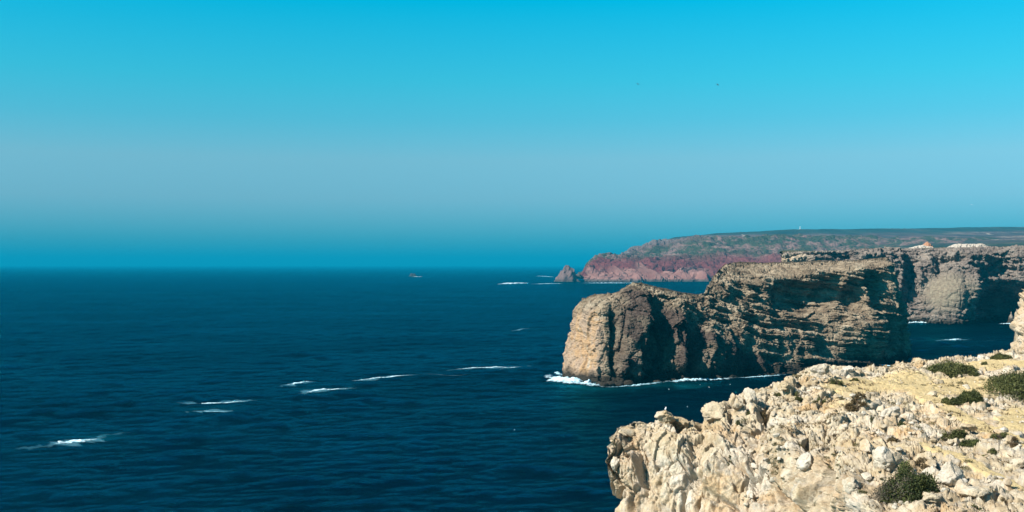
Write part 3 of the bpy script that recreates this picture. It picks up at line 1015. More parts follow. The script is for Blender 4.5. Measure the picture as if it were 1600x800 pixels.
def foam(name, pts, width, hgt, label, group=None, cat='foam', mat=None, n=60, soft=1.0, seed=0, parent=None):
    """a rolled strip of foam lying on the sea along pts (photo spots on the water); width in metres"""
    w = np.array([at_sea(*p) for p in pts])
    t = np.linspace(0, len(pts) - 1, n)
    C = _cr(w, t)
    T = np.gradient(C, axis=0)
    T /= np.linalg.norm(T, axis=1, keepdims=True)
    Nn = np.stack([-T[:, 1], T[:, 0]], 1)
    m = 13
    s = np.linspace(-1, 1, m)
    u = np.linspace(0, 1, n)
    taper = np.sin(np.pi * np.clip(u, 0.0, 1.0)) ** 0.8
    nz = fbm(np.stack([u * n * 0.13 + seed, 0 * u + seed * 3.1, 0 * u], 1), 3)
    wd = width * (0.25 + 0.75 * taper) * (1 + 0.6 * nz)
    off = width * 0.5 * fbm(np.stack([u * n * 0.09 + seed * 1.7, 0 * u + 9, 0 * u], 1), 2)
    X = C[:, None, :] + Nn[:, None, :] * (s[None, :, None] * wd[:, None, None] * 0.5 + off[:, None, None])
    x, y = X[..., 0].ravel(), X[..., 1].ravel()
    _, _, z = sea_disp(x, y)
    prof = np.repeat((1 - s ** 2)[None], n, 0).ravel()
    ta = np.repeat(taper[:, None], m, 1).ravel()
    q = np.stack([x, y, z], 1)
    lump = 0.7 + 0.8 * fbm(q / max(width * 0.35, 0.4), 3)
    top = z + 0.12 + hgt * prof * ta * np.clip(lump, 0.15, 2)
    dens = np.clip(prof ** 0.8 * (0.1 + 0.75 * ta), 0, 1)
    V = np.stack([x, y, top], 1)
    o = add(name, mesh_np(name, V, grid_faces(n, m), True, np.stack([dens, np.full(len(dens), min(1.0, max(0.12, soft * 1.9 - 0.8)))], 1)), mat or M_FOAM, label=label, cat=cat, group=group, parent=parent)
    return o


caps = [
    ([(84, 695), (118, 691), (152, 686)], 4.5, 0.9, 1.0, 'bright whitecap nearest the bottom left corner of the sea'),
    ([(20, 701), (50, 699), (88, 696)], 6.0, 0.1, 0.50, 'faint pale foam trailing left of the bottom left whitecap'),
    ([(150, 686), (172, 679), (205, 672)], 4.0, 0.15, 0.5, 'faint pale foam trailing right of the bottom left whitecap'),
    ([(288, 628), (335, 626), (388, 625)], 3.2, 0.7, 0.95, 'long thin whitecap, upper of the pair left of centre'),
    ([(297, 644), (325, 642), (362, 642)], 2.6, 0.35, 0.7, 'short faint whitecap just below the long thin one'),
    ([(446, 603), (466, 601), (490, 599)], 2.6, 0.6, 0.9, 'short whitecap, left end of the broken line of breakers'),
    ([(476, 613), (510, 609), (546, 605)], 3.2, 0.7, 0.95, 'whitecap lying lowest in the broken line of breakers'),
    ([(541, 595), (580, 592), (615, 587), (660, 586)], 3.2, 0.7, 0.95, 'longest breaker in the middle of the broken line'),
    ([(650, 586), (690, 586), (735, 584)], 2.0, 0.2, 0.6, 'thin faint foam line right of the longest breaker'),
    ([(706, 578), (760, 575), (818, 572)], 2.8, 0.6, 0.95, 'long thin breaker nearest the nose of the headland'),
    ([(780, 579), (790, 578), (802, 578)], 2.0, 0.2, 0.6, 'small foam patch just below the breaker nearest the headland'),
    ([(798, 518), (815, 515), (834, 514)], 4.0, 0.3, 0.6, 'faint far whitecap left of the headland above the breaker line'),
    ([(1470, 533), (1488, 531.5), (1506, 531)], 3.2, 0.6, 0.9, 'short whitecap in the middle of the bay at right'),
    ([(1530, 532), (1545, 532), (1560, 531)], 2.0, 0.2, 0.5, 'faint foam streak right of the whitecap in the bay'),
    ([(1414, 531), (1422, 531), (1434, 530)], 2.0, 0.2, 0.5, 'faint foam streak in the bay beside the end of the headland'),
]
for k_, (pts, wd, hg, so, lb) in enumerate(caps):
    w_ = foam('breaking_wave', pts, wd, hg * 0.6, lb, 'whitecaps on the open water', 'wave', None, 90, so, 3.7 * k_ + 1)
    if so > 0.65:      # the thin aerated water around the crest
        ext = [(pts[0][0] - 12, pts[0][1] + 0.8)] + pts + [(pts[-1][0] + 14, pts[-1][1] - 0.6)]
        foam('foam_trail', ext, wd * 3.0, 0.02, None, None, None, None, 90, 0.56, 3.7 * k_ + 2, w_)

surf = [
    ([(858, 588), (872, 594), (890, 599), (920, 602), (950, 604)], 11.0, 2.8, 1.0, 'thick white surf bursting against the nose of the headland'),
    ([(935, 604), (970, 603), (1005, 601.5), (1040, 598.5)], 5.0, 0.6, 0.8, 'ragged surf line along the foot of the headland beside the nose'),
    ([(1030, 599), (1070, 596), (1110, 594), (1150, 591)], 5.0, 0.9, 0.9, 'bright surf line along the middle of the headland foot'),
    ([(1145, 591.5), (1175, 589.5), (1200, 588), (1230, 585.5)], 4.0, 0.6, 0.8, 'thin surf line at the headland foot, partly behind pale rocks'),
    ([(1355, 572), (1380, 572), (1408, 573.5), (1425, 568)], 4.0, 0.6, 0.9, 'patch of surf at the landward corner of the headland'),
    ([(868, 582), (872, 586), (878, 589)], 3.0, 0.8, 0.8, 'small splash of foam left of the headland nose'),
    ([(1408, 506), (1432, 505), (1462, 504), (1486, 502.5)], 6.0, 1.6, 0.95, 'surf breaking at the foot of the sunlit slope across the bay'),
    ([(1516, 503), (1530, 502.5), (1546, 501.5)], 5.0, 0.7, 0.8, 'short surf line below the shaded hollow across the bay'),
    ([(1560, 505), (1572, 505.5), (1586, 505)], 5.0, 0.9, 0.9, 'surf around the rock at the far right of the bay'),
]
for k_, (pts, wd, hg, so, lb) in enumerate(surf):
    foam('surf', pts, wd, hg, lb, 'surf along the cliff foot', 'surf', None, 150, so, 2.3 * k_ + 40)

far_surf = [
    ([(776, 444.5), (800, 443.5), (828, 442.5)], 34, 4.0, 1.0, 'white breaker over the reef left of the sea stack'),
    ([(828, 444), (855, 443.5), (884, 443)], 20, 1.5, 0.8, 'thin foam line in front of the sea stack'),
    ([(902, 442.5), (935, 442.6), (970, 442.4), (1008, 442)], 18, 2.0, 0.9, 'white surf line along the foot of the red cliff'),
    ([(838, 431.5), (850, 432), (866, 433)], 40, 2.0, 0.7, 'faint foam specks behind the sea stack'),
    ([(646, 432.6), (651, 432.5), (658, 432.3)], 30, 1.5, 1.0, 'white foam washing round the lone islet'),
]
for k_, (pts, wd, hg, so, lb) in enumerate(far_surf):
    foam('surf', pts, wd, hg, lb, 'surf along the far coast', 'surf', M_FARFOAM, 60, so, 5.1 * k_ + 90)


# ------------------------------------------------------------------ sea stack and islet
def crag(name, peaks, d, zfoot, label, cat, mat, mask, rough, res=70):
    """an isolated rock: a mound of several peaks rising from the sea; peaks (px, py, half width px)"""
    x0 = min((p[0] - p[2] - 800) / F * d for p in peaks)
    x1 = max((p[0] + p[2] - 800) / F * d for p in peaks)
    w = x1 - x0
    xs = np.linspace(x0 - 0.05 * w, x1 + 0.05 * w, res)
    ys = np.linspace(d - 0.45 * w, d + 0.45 * w, int(res * 0.8))
    X, Y = np.meshgrid(xs, ys, indexing='ij')
    H = np.full(X.shape, float(zfoot))
    for (px, py, hw) in peaks:
        cx = (px - 800) / F * d
        h = CAMZ - (py - HZ) / F * d
        r = np.hypot((X - cx) / (hw / F * d), (Y - d) / (0.8 * hw / F * d))
        H = np.maximum(H, zfoot + (h - zfoot) * (1 - r ** 1.15))
    V = np.stack([X, Y, H], -1).reshape(-1, 3)
    up = sstep(zfoot, zfoot + 8, V[:, 2])
    b = blocks(V / rough, 1.0, 1.4, 0.7, 0.12) + 0.5 * fbm(V / (rough * 0.3), 3)
    V[:, 2] += up * b * rough * 0.22
    V[:, 0] += up * fbm(V / rough + 7, 2) * rough * 0.2
    V[:, 1] += up * fbm(V / rough + 27, 2) * rough * 0.2
    m = np.tile(np.array(mask, float), (len(V), 1))
    return add(name, mesh_np(name, V, grid_faces(*X.shape), False, m), mat, label=label, cat=cat)


crag('sea_stack', [(886.5, 411.5, 22), (876, 426, 15), (895, 423, 12)], 3960, -12, 'pointed grey pink sea stack off the end of the red cliff', 'sea stack', M_RED, (0.35, 0, 0.55), 26)
crag('rock_islet', [(643, 425.5, 6), (648, 427, 6)], 5650, -8, 'tiny lone dark islet on the open sea near the horizon', 'islet', mat_plain('dark_wet_rock', (0.030, 0.030, 0.034), 0.8, 0.3, 0.1), (0, 0, 1), 16, 40)
crag('sea_rock', [(1580, 487, 9), (1589, 482, 9)], 1160, -6, 'brown rock standing in the water at the right of the bay', 'rock', M_BAY, (0.2, 0.2, 0), 5, 50)


# ------------------------------------------------------------------ pale outcrops and the mast inland
def on_cloud(cloud, x, y, r=60):
    d = np.hypot(cloud[:, 0] - x, cloud[:, 1] - y)
    return float(cloud[np.argsort(d)[:4], 2].max())


M_PALE = mat_plain('pale_bare_stone', (0.36, 0.31, 0.26), 0.95, 0.25, 0.3)
M_RUST = mat_plain('orange_earth', (0.30, 0.15, 0.085), 0.95, 0.2, 0.3)


def outcrop(label, pxa, pxb, pyt, pyb, d, steps, seed, mat=M_PALE, tilt=0.0):
    """a low bare rock face: a lofted bank with a broken front"""
    n, m = 70, 12
    u = np.linspace(0, 1, n)
    e = np.minimum(1, np.minimum(u, 1 - u) * steps) ** 0.7
    V = np.zeros((n, m, 3))
    for j in range(m):
        f = j / (m - 1)
        px = pxa + (pxb - pxa) * u
        h = pyb + (pyt - pyb) * e * (1 - tilt * u)
        prof = [0, .35, .7, .9, 1, 1, 1, .95, .85, .6, .3, 0][j]
        py = pyb + 1.5 + (h - pyb - 1.5) * prof
        dd = d + (j - 3) * 2.2 * d / 1500
        V[:, j] = np.stack([(px - 800) / F * d, np.full(n, dd), CAMZ - (py - HZ) / F * d], 1)
    q = V.reshape(-1, 3)
    k = d / 1500
    q = q + np.array([0.3, -1.0, 0.35]) * (blocks(q / (3.2 * k) + seed, 1.6 * k, 2.0 * k, 1.2 * k, 0.12))[:, None]
    return add('rock_outcrop', mesh_np('rock_outcrop', q, grid_faces(n, m), False), mat, label=label, cat='outcrop')


outcrop('long pale bare rock face on the plateau at right', 1480, 1552, 381.0, 389, 1480, 5, 3)
outcrop('low white bare rock patch left of the orange mound', 1420, 1464, 383.0, 389, 1480, 2.2, 9)
outcrop('small orange earth mound rising above the white rock patch', 1440, 1461, 377.5, 389, 1500, 2.0, 17, M_RUST)
outcrop('faint pale quarry strip on the far hillside', 1218, 1264, 370.0, 373, 6400, 4, 23)

tx, ty, _ = P(1250, 358, 7560)
tz = on_cloud(LV, tx, ty)
M_WHITE = mat_plain('white_paint', (0.8, 0.8, 0.78), 0.6, 0.05, 1.0)


def lathe(rings, seg=12):
    V, Fc = [], []
    for (r, z) in rings:
        for k in range(seg):
            a = 2 * math.pi * k / seg
            V.append((r * math.cos(a), r * math.sin(a), z))
    for j in range(len(rings) - 1):
        for k in range(seg):
            Fc.append((j * seg + k, j * seg + (k + 1) % seg, (j + 1) * seg + (k + 1) % seg, (j + 1) * seg + k))
    return np.array(V), np.array(Fc)


tower = add('hill_tower', None, None, label='thin white tower standing on the far hill skyline', cat='tower', loc=(tx, ty, tz - 3))
v, f = lathe([(2.2, 0), (2.0, 2), (1.5, 18), (1.4, 20), (2.0, 20.5), (2.0, 21.5), (0.2, 21.6)])
add('shaft', mesh_np('shaft', v, f), M_WHITE, tower)
v, f = lathe([(1.0, 21.4), (1.0, 23), (1.3, 23.2), (0.1, 25)])
add('lantern', mesh_np('lantern', v, f), M_WHITE, tower)

# ------------------------------------------------------------------ boulders and stones on the foreground
M_STONE = M_FORE
M_BOULD = mat_foreground()
M_BOULD.name = 'white_weathered_limestone'
for nd in M_BOULD.node_tree.nodes:
    if nd.type == 'VALTORGB' and abs(nd.color_ramp.elements[0].position - 0.52) < 1e-3:
        nd.color_ramp.elements[0].position = 0.25
        nd.color_ramp.elements[1].position = 0.5


def ico(sub):
    import bmesh
    bm = bmesh.new()
    bmesh.ops.create_icosphere(bm, subdivisions=sub, radius=1.0)
    V = np.array([v.co[:] for v in bm.verts])
    Fc = np.array([[v.index for v in f.verts] for f in bm.faces])
    bm.free()
    return V, Fc


def stone_mesh(name, sub, seed, cuts=13, fine=0.05, crack=0.0):
    V, Fc = ico(sub)
    r = np.random.default_rng(seed)
    n = r.normal(size=(cuts, 3))
    n /= np.linalg.norm(n, axis=1, keepdims=True)
    dist = r.uniform(0.62, 1.0, cuts)
    dots = V @ n.T
    rad = np.where(dots > 0.05, dist[None] / np.maximum(dots, 0.05), 9)
    rad = -np.log(np.exp(-rad * 40).sum(1) + math.exp(-1.25 * 40)) / 40
    V = V * rad[:, None]
    V = V * (1 + 0.10 * fbm(V * 1.3 + seed, 2) + fine * fbm(V * 4.5 + seed * 2, 4))[:, None]
    if crack:
        V = V * (1 + crack * (blocks(V * 1.25 + seed, 0.6, 0.5, 1.0, 0.09)))[:, None]
    return mesh_np(name, V, Fc, True)


BIG = [stone_mesh('boulder', 5, 100 + k, 14, 0.05, 0.10) for k in range(7)]
SMALL = [stone_mesh('rock', 3, 200 + k, 10, 0.06) for k in range(7)]
SMALL_DARK = [stone_mesh('rock', 3, 300 + k, 10, 0.08) for k in range(7)]
for me in SMALL_DARK:
    me.materials.append(M_HEAD)
for me in BIG[:3]:
    me.materials.append(M_BOULD)
for me in BIG[3:]:
    me.materials.append(M_STONE)
for k_, me in enumerate(SMALL):
    me.materials.append(M_BOULD if k_ % 3 == 0 else M_STONE)

B = [  # spot, half width px, height ratio, mesh, sink, label
    (1385, 719, 25, 0.85, 0, 0.35, 'big white boulder just above the tall green shrub at the bottom'),
    (1456, 742, 17, 1.0, 1, 0.4, 'pale boulder, left half of the split pair right of the tall shrub'),
    (1485, 748, 20, 0.9, 2, 0.4, 'pale boulder, right half of the split pair right of the tall shrub'),
    (1457, 724, 10, 0.8, 3, 0.4, 'small tan boulder on top of the split pair'),
    (1419, 652, 11, 1.0, 4, 0.4, 'squarish boulder beside a small shrub in the middle of the plateau'),
    (1392, 640, 18, 0.6, 1, 0.5, 'flat white boulder left of the squarish boulder on the plateau'),
    (1514, 665, 11, 0.6, 5, 0.4, 'rounded yellowish boulder on the edge of the sandy path'),
    (1356, 698, 15, 0.8, 2, 0.45, 'pale boulder left of the big white boulder'),
    (1279, 577, 13, 0.8, 6, 0.5, 'pale blocky boulder at the left end of the back rim'),
    (1326, 575, 9, 0.7, 0, 0.5, 'small pale boulder on the back rim against the dark headland'),
    (1453, 777, 16, 0.6, 3, 0.5, 'low beige boulder right of the tall shrub at the bottom edge'),
    (1522, 770, 20, 0.6, 5, 0.5, 'broad low beige boulder near the bottom right corner'),
    (1333, 758, 15, 0.9, 0, 0.45, 'white boulder left of the tall shrub by the dark cleft'),
    (1355, 742, 11, 0.8, 1, 0.45, 'small white boulder between the cleft and the big white boulder'),
    (1592, 722, 13, 0.8, 6, 0.45, 'beige boulder at the right edge of the picture'),
    (1458, 614, 7, 0.9, 4, 0.4, 'small dark sided boulder beside the sandy path on the plateau'),
    (1438, 564, 9, 0.9, 6, 0.5, 'square boulder on the back rim where the bay water begins'),
    (1042, 652, 14, 0.85, 5, 0.3, 'flat topped boulder on the cliff crest that the gull stands on'),
    (1066, 662, 14, 0.9, 3, 0.4, 'rounded boulder on the crest right of the one with the gull'),
    (1116, 645, 20, 0.75, 2, 0.45, 'large pale boulder on the crest in the middle of the cliff edge'),
    (1153, 630, 9, 0.8, 4, 0.45, 'small brownish boulder in the notch of the cliff crest'),
    (1172, 614, 13, 1.0, 1, 0.45, 'tall pale boulder at the top of the crest step'),
    (1227, 600, 15, 0.6, 6, 0.5, 'flat pale boulder on the crest left of the rim boulders'),
    (1244, 610, 9, 0.6, 0, 0.5, 'small white boulder just below the flat pale crest boulder'),
    (1254, 688, 15, 0.9, 3, 0.55, 'brown block jutting from the cliff face left of the plateau'),
    (1260, 716, 13, 1.1, 1, 0.5, 'white block below the brown block on the cliff face'),
    (1172, 772, 8, 0.8, 2, 0.5, 'small white stone low on the tan cliff face'),
    (963, 727, 8, 1.3, 0, 0.5, 'white slab at the far left edge of the pale cliff'),
    (1196, 725, 7, 0.9, 4, 0.45, 'small round stone casting a dark shadow on the cliff face'),
]
BOULDERS = {}
for k_, (px, py, hw, hr, mi, sink, lb) in enumerate(B):
    p, n = on_fore(px, py + hw * 0.35)
    s = hw / F * p.y
    o = add('boulder', BIG[mi], None, label=lb, cat='boulder', group='boulders on the pale cliff')
    o.scale = (s, s * (0.85 + 0.3 * random.random()), s * hr)
    o.rotation_euler = (random.uniform(-.2, .2), random.uniform(-.2, .2), random.uniform(0, 6.28))
    o.location = (p.x, p.y + s * 0.3, p.z + s * hr * (0.75 - sink))
    BOULDERS[(px, py)] = o

# embedded stones: parts of the cliff itself
r_ = np.random.default_rng(11)
cnt = 0
for _ in range(4000):
    if cnt >= 180:
        break
    px, py = r_.uniform(1150, 1598), r_.uniform(575, 798)
    if py < 600 + (1250 - px) * 0.5:
        continue
    dens = perlin(np.array([[px / 60, py / 30, 3.3]]))[0]
    if dens < r_.uniform(-0.3, 0.5):
        continue
    p, n = on_fore(px, py)
    if n.z < 0.45:
        continue
    s = r_.uniform(1.6, 5.5) * (1 if r_.random() < 0.8 else 1.5) / F * p.y
    o = add('rock', SMALL[cnt % 7], None, parent=FORE)
    o.scale = (s, s * r_.uniform(0.7, 1.2), s * r_.uniform(0.5, 0.9))
    o.rotation_euler = (r_.uniform(-.3, .3), r_.uniform(-.3, .3), r_.uniform(0, 6.28))
    o.location = (p.x, p.y, p.z + s * 0.12)
    cnt += 1

# fallen blocks at the water's edge: parts of the headland
for k_ in range(46):
    t_ = r_.random()
    bx = 884 + (1415 - 884) * t_
    by = np.interp(bx, [884, 900, 950, 1000, 1100, 1200, 1300, 1415], [592, 598, 602, 600, 593, 586, 578, 568]) + r_.uniform(-1.5, 1.0)
    x, y = at_sea(bx, by)
    s = r_.uniform(0.8, 2.6)
    o = add('rock', SMALL_DARK[k_ % 7], None, parent=HEADLAND)
    o.scale = (s * 1.3, s, s * r_.uniform(0.5, 0.9))
    o.rotation_euler = (r_.uniform(-.3, .3), r_.uniform(-.3, .3), r_.uniform(0, 6.28))
    o.location = (x, y, s * 0.1)

# rubble: thousands of small stones, nobody counts them
iv, if_ = ico(1)
sel = np.where((FN[:, 2] > 0.55) & (FPX > 1190) & (FPX < 1640))[0]
sel = r_.choice(sel, 2400)
VV, FF = [], []
for q, j in enumerate(sel):
    s = 0.05 + 0.14 * r_.random() ** 2.5
    v = iv * (1 + r_.uniform(-0.3, 0.3, (len(iv), 1))) * s * r_.uniform(0.6, 1.3, 3)
    VV.append(v + FV[j] + np.array([0, 0, s * 0.2]))
    FF.append(if_ + q * len(iv))
add('rubble', mesh_np('rubble', np.concatenate(VV), np.concatenate(FF), False), M_STONE, label='small loose pale stones scattered over the cliff top', cat='rubble', kind='stuff')

# ------------------------------------------------------------------ shrubs
M_LEAF = mat_leaf('olive_foliage', (0.035, 0.040, 0.012), (0.065, 0.072, 0.020), (0.105, 0.105, 0.032))
M_LEAFG = mat_leaf('green_foliage', (0.026, 0.034, 0.010), (0.048, 0.058, 0.016), (0.088, 0.095, 0.027))
M_DRY = mat_leaf('dry_brown_foliage', (0.060, 0.040, 0.018), (0.10, 0.068, 0.030), (0.15, 0.11, 0.05))
M_SCRUB = mat_leaf('mixed_scrub', (0.05, 0.042, 0.018), (0.075, 0.072, 0.022), (0.115, 0.085, 0.038))
M_GREY = mat_leaf('grey_dry_twigs', (0.055, 0.045, 0.032), (0.085, 0.070, 0.050), (0.12, 0.10, 0.075))
M_WOOD = mat_plain('brown_bark', (0.10, 0.07, 0.045), 0.9, 0.3, 6.0)


def ground_z(x, y):
    d = (FV[:, 0] - x) ** 2 + (FV[:, 1] - y) ** 2
    return float(FV[np.argmin(d), 2])


def leaf_cloud(lobes, n, size, rg):
    """leaf-sized faces spread through mound-shaped lobes (x, y, z, rx, ry, rz)"""
    w = np.array([l[3] * l[4] for l in lobes])
    which = rg.choice(len(lobes), n, p=w / w.sum())
    L = np.array(lobes)[which]
    d = rg.normal(size=(n, 3))
    d[:, 2] = np.abs(d[:, 2]) * 1.0 + 0.02
    d /= np.linalg.norm(d, axis=1, keepdims=True)
    rad = 1 - 0.45 * rg.random(n) ** 1.8
    c = L[:, :3] + d * L[:, 3:6] * rad[:, None]
    c += rg.normal(0, size * 0.6, (n, 3)) + d * (rg.random((n, 1)) ** 8) * L[:, 3:4] * 0.35
    ax = d * 0.6 + rg.normal(size=(n, 3)) * 0.7
    ax /= np.linalg.norm(ax, axis=1, keepdims=True)
    b = np.cross(ax, rg.normal(size=(n, 3)))
    b /= np.linalg.norm(b, axis=1, keepdims=True)
    sz = size * rg.uniform(0.6, 1.4, n)[:, None]
    a0, a1 = c - ax * sz, c + ax * sz
    m = c + ax * sz * 0.1
    V = np.stack([a0, m + b * sz * 0.42, a1, m - b * sz * 0.42], 1).reshape(-1, 3)
    return V, np.arange(4 * n).reshape(n, 4)


def twig(p0, p1, r0, r1):
    p0, p1 = np.array(p0), np.array(p1)
    d = p1 - p0
    d /= np.linalg.norm(d)
    a = np.cross(d, (0.3, 0.9, 0.2))
    a /= np.linalg.norm(a)
    b = np.cross(d, a)
    V = []
    mid = (p0 + p1) / 2 + np.array((random.uniform(-.1, .1), random.uniform(-.1, .1), 0.05))
    for p, r in ((p0, r0), (mid, (r0 + r1) / 2), (p1, r1)):
        for k in range(5):
            t = 2 * math.pi * k / 5
            V.append(p + (a * math.cos(t) + b * math.sin(t)) * r)
    Fc = [(j * 5 + k, j * 5 + (k + 1) % 5, j * 5 + 5 + (k + 1) % 5, j * 5 + 5 + k) for j in range(2) for k in range(5)]
    return np.array(V), np.array(Fc)


def shrub(px, py, hw, depth, hgt, label, mat, seed, dry=0.0, n_per=170, group='shrubs on the pale cliff top'):
    """px, py: middle of the shrub's foot; hw: half width px; depth: half depth as share of width; hgt: height share"""
    rg = np.random.default_rng(seed)
    p, _ = on_fore(px, py)
    R = 1.15 * hw / F * p.y
    nl = int(np.clip(4 + R * 6, 5, 30))
    lobes, dl = [], []
    for k in range(nl):
        a, q = rg.uniform(0, 6.283), math.sqrt(rg.random())
        lx, ly = p.x + math.cos(a) * q * R * 0.72, p.y + math.sin(a) * q * R * depth * 0.8
        lr = R * rg.uniform(0.18, 0.46)
        lz = ground_z(lx, ly) - 0.08
        lob = (lx, ly, lz, lr, lr * max(depth, 0.7), R * rg.uniform(0.75, 1.15) * hgt * 2.1 * (1.1 - 0.45 * q))
        if dry and (lx - p.x) / R < -0.25 + 0.3 * rg.random() and rg.random() < dry:
            dl.append(lob)
        else:
            lobes.append(lob)
    if not lobes:
        lobes, dl = dl, []
    root = add('shrub', None, None, label=label, cat='shrub', group=group, loc=p)
    inv = np.array(p)
    size = 0.13 if R > 2.5 else 0.085 if R > 1 else 0.065
    V, Fc = leaf_cloud(lobes, int(np.clip(n_per * sum(l[3] * (l[3] + l[5]) * 6 for l in lobes), 250, 20000)), size, rg)
    add('foliage', mesh_np('foliage', V - inv, Fc, False), mat, root)
    if dl:
        V, Fc = leaf_cloud(dl, int(np.clip(n_per * sum(l[3] * (l[3] + l[5]) * 5 for l in dl), 150, 5000)), size * 0.8, rg)
        add('dry_foliage', mesh_np('dry_foliage', V - inv, Fc, False), M_GREY, root, label='grey dry twiggy side of the shrub')
    VV, FF = [], []
    for q, l in enumerate((lobes + dl)[:14]):
        for e in range(2):
            v, f = twig((p.x + rg.normal(0, .1 * R), p.y + rg.normal(0, .08 * R), ground_z(p.x, p.y) - 0.1), (l[0] + rg.normal(0, .2 * l[3]), l[1], l[2] + l[5] * rg.uniform(0.7, 1.25)), 0.035 * min(1, R), 0.010)
            FF.append(f + 15 * len(VV))
            VV.append(v)
    add('stems', mesh_np('stems', np.concatenate(VV) - inv, np.concatenate(FF)), M_WOOD, root)
    return root


SH = [
    (1494, 581, 40, 0.75, 0.15, 'wide low olive shrub on the sandy rim above the bay water', M_LEAF, 0),
    (1597, 607, 52, 1.0, 0.22, 'largest olive shrub, cut by the right edge of the picture', M_LEAF, 0),
    (1512, 622, 22, 0.7, 0.30, 'dark green shrub left of the largest one, above the path', M_LEAFG, 0),
    (1485, 628, 13, 0.7, 0.35, 'small dark shrub touching the left side of the one above the path', M_LEAF, 0),
    (1412, 775, 42, 1.0, 0.50, 'tall round green shrub with a grey dry side at the bottom edge', M_LEAFG, 0.95),
    (1490, 680, 18, 0.9, 0.35, 'half dry shrub in the middle of the plateau left of the yellow boulder', M_LEAF, 0.5),
    (1563, 684, 16, 0.8, 0.35, 'dark shrub below the sandy path near the right edge', M_LEAF, 0.3),
    (1580, 696, 11, 0.8, 0.3, 'small brown shrub right of the dark one below the path', M_DRY, 0),
    (1516, 694, 16, 0.7, 0.25, 'low green shrub under the yellowish path boulder', M_LEAFG, 0),
    (1337, 638, 16, 0.6, 0.3, 'brown low shrub left of the flat white boulder', M_DRY, 0),
    (1308, 598, 9, 0.8, 0.5, 'small dark shrub among rocks near the back rim', M_LEAF, 0),
    (1333, 592, 8, 0.6, 0.3, 'tiny green shrub right of the dark one near the back rim', M_LEAFG, 0),
    (1546, 708, 11, 0.7, 0.3, 'small green shrub between the path and the split boulders', M_LEAF, 0),
    (1491, 731, 10, 0.8, 0.4, 'small green shrub growing behind the split boulders', M_LEAFG, 0),
    (1437, 718, 11, 0.7, 0.3, 'brown shrub right of the big white boulder', M_DRY, 0),
    (1395, 686, 10, 0.6, 0.3, 'low brown shrub above the big white boulder', M_DRY, 0),
    (1404, 662, 7, 0.8, 0.5, 'small round green shrub under the squarish boulder', M_LEAFG, 0),
    (1362, 657, 5, 0.8, 0.5, 'tiny green shrub below the flat white boulder', M_LEAFG, 0),
    (1528, 794, 9, 0.8, 0.4, 'small green shrub at the bottom edge right of the broad low boulder', M_LEAFG, 0),
    (1540, 567, 6, 0.6, 0.4, 'tiny dark shrub alone on the yellow sand near the back rim', M_LEAF, 0),
    (1563, 558, 17, 0.5, 0.2, 'flat dark shrub along the back rim below the rock spur', M_LEAF, 0),
    (1354, 779, 13, 0.8, 0.4, 'reddish brown shrub at the left foot of the tall green one', M_DRY, 0),
    (1569, 782, 8, 0.7, 0.3, 'small brown shrub in the bottom right corner', M_DRY, 0),
    (1264, 600, 7, 0.7, 0.3, 'small brown shrub beside the white crest boulders', M_DRY, 0),
    (1247, 622, 9, 0.7, 0.4, 'small olive shrub below the flat crest boulder', M_LEAF, 0),
    (1216, 616, 6, 0.8, 0.6, 'tiny dark shrub on the crest left of the flat boulder', M_LEAF, 0),
    (1198, 655, 9, 0.8, 0.7, 'dark shrub wedged in the crevice under the crest step', M_DRY, 0),
    (1154, 661, 6, 0.8, 0.8, 'small green tuft in a crack of the cliff face near the crest', M_LEAFG, 0),
    (1168, 646, 5, 0.8, 0.6, 'tiny green tuft in a crack left of the crevice', M_LEAFG, 0),
    (1137, 722, 4, 0.8, 0.7, 'tiny green tuft halfway down the cliff face', M_LEAFG, 0),
    (961, 703, 4, 0.8, 0.7, 'tiny green tuft on the far left edge of the cliff', M_LEAFG, 0),
    (1285, 622, 8, 0.7, 0.4, 'small olive shrub on the slope left of the brown one', M_LEAF, 0),
    (1305, 680, 6, 0.7, 0.4, 'tiny dry shrub above the dark cleft', M_DRY, 0),
]
for k_, (px, py, hw, dp, hg, lb, mt, dry) in enumerate(SH):
    shrub(px, py, hw, dp, hg, lb, mt, 500 + k_, dry)

# ragged low scrub in patches, too small and mixed to count
VV, FF, off_ = [], [], 0
sel = np.where((FN[:, 2] > 0.5) & (FPX > 1160) & (FPX < 1640))[0]
dn = fbm(FV[sel] / 6.0 + 33, 3)
sel = r_.choice(sel[dn > 0.22], 230)
for j in sel:
    c0 = FV[j]
    a = r_.uniform(0.10, 0.42)
    v, f = leaf_cloud([(c0[0], c0[1], c0[2] - 0.05, a * 1.3, a * r_.uniform(0.8, 1.6), a * r_.uniform(0.4, 0.8))], int(60 + 420 * a), 0.055, r_)
    VV.append(v)
    FF.append(f + off_)
    off_ += len(v)
add('low_scrub', mesh_np('low_scrub', np.concatenate(VV), np.concatenate(FF), False), M_SCRUB, label='patchy low olive brown scrub between the pale rocks', cat='scrub', kind='stuff')

# low dry ground cover, uncountable
sel = np.where((FN[:, 2] > 0.6) & (FPX > 1200) & (FPX < 1640))[0]
dn = fbm(FV[sel] / 4.0 + 80, 3)
sel = sel[dn > 0.28]
sel = r_.choice(sel, 2600)
n = len(sel)
c = np.repeat(FV[sel], 5, 0)
h = r_.uniform(0.08, 0.24, (len(c), 1))
dirs = r_.normal(size=(len(c), 3)) * 0.6 + np.array([0, 0, 1.0])
side = r_.normal(size=(len(c), 3)) * 0.03
base = c + r_.normal(0, 0.10, c.shape) * np.array([1, 1, 0.1]) - np.array([0, 0, 0.03])
V = np.stack([base - side, base + side, base + dirs * h + side * 0.3, base + dirs * h - side * 0.3], 1).reshape(-1, 3)
add('dry_grass', mesh_np('dry_grass', V, np.arange(len(V)).reshape(-1, 4), False), M_DRY, label='sparse dry grass and ground cover between the rocks', cat='grass', kind='stuff')

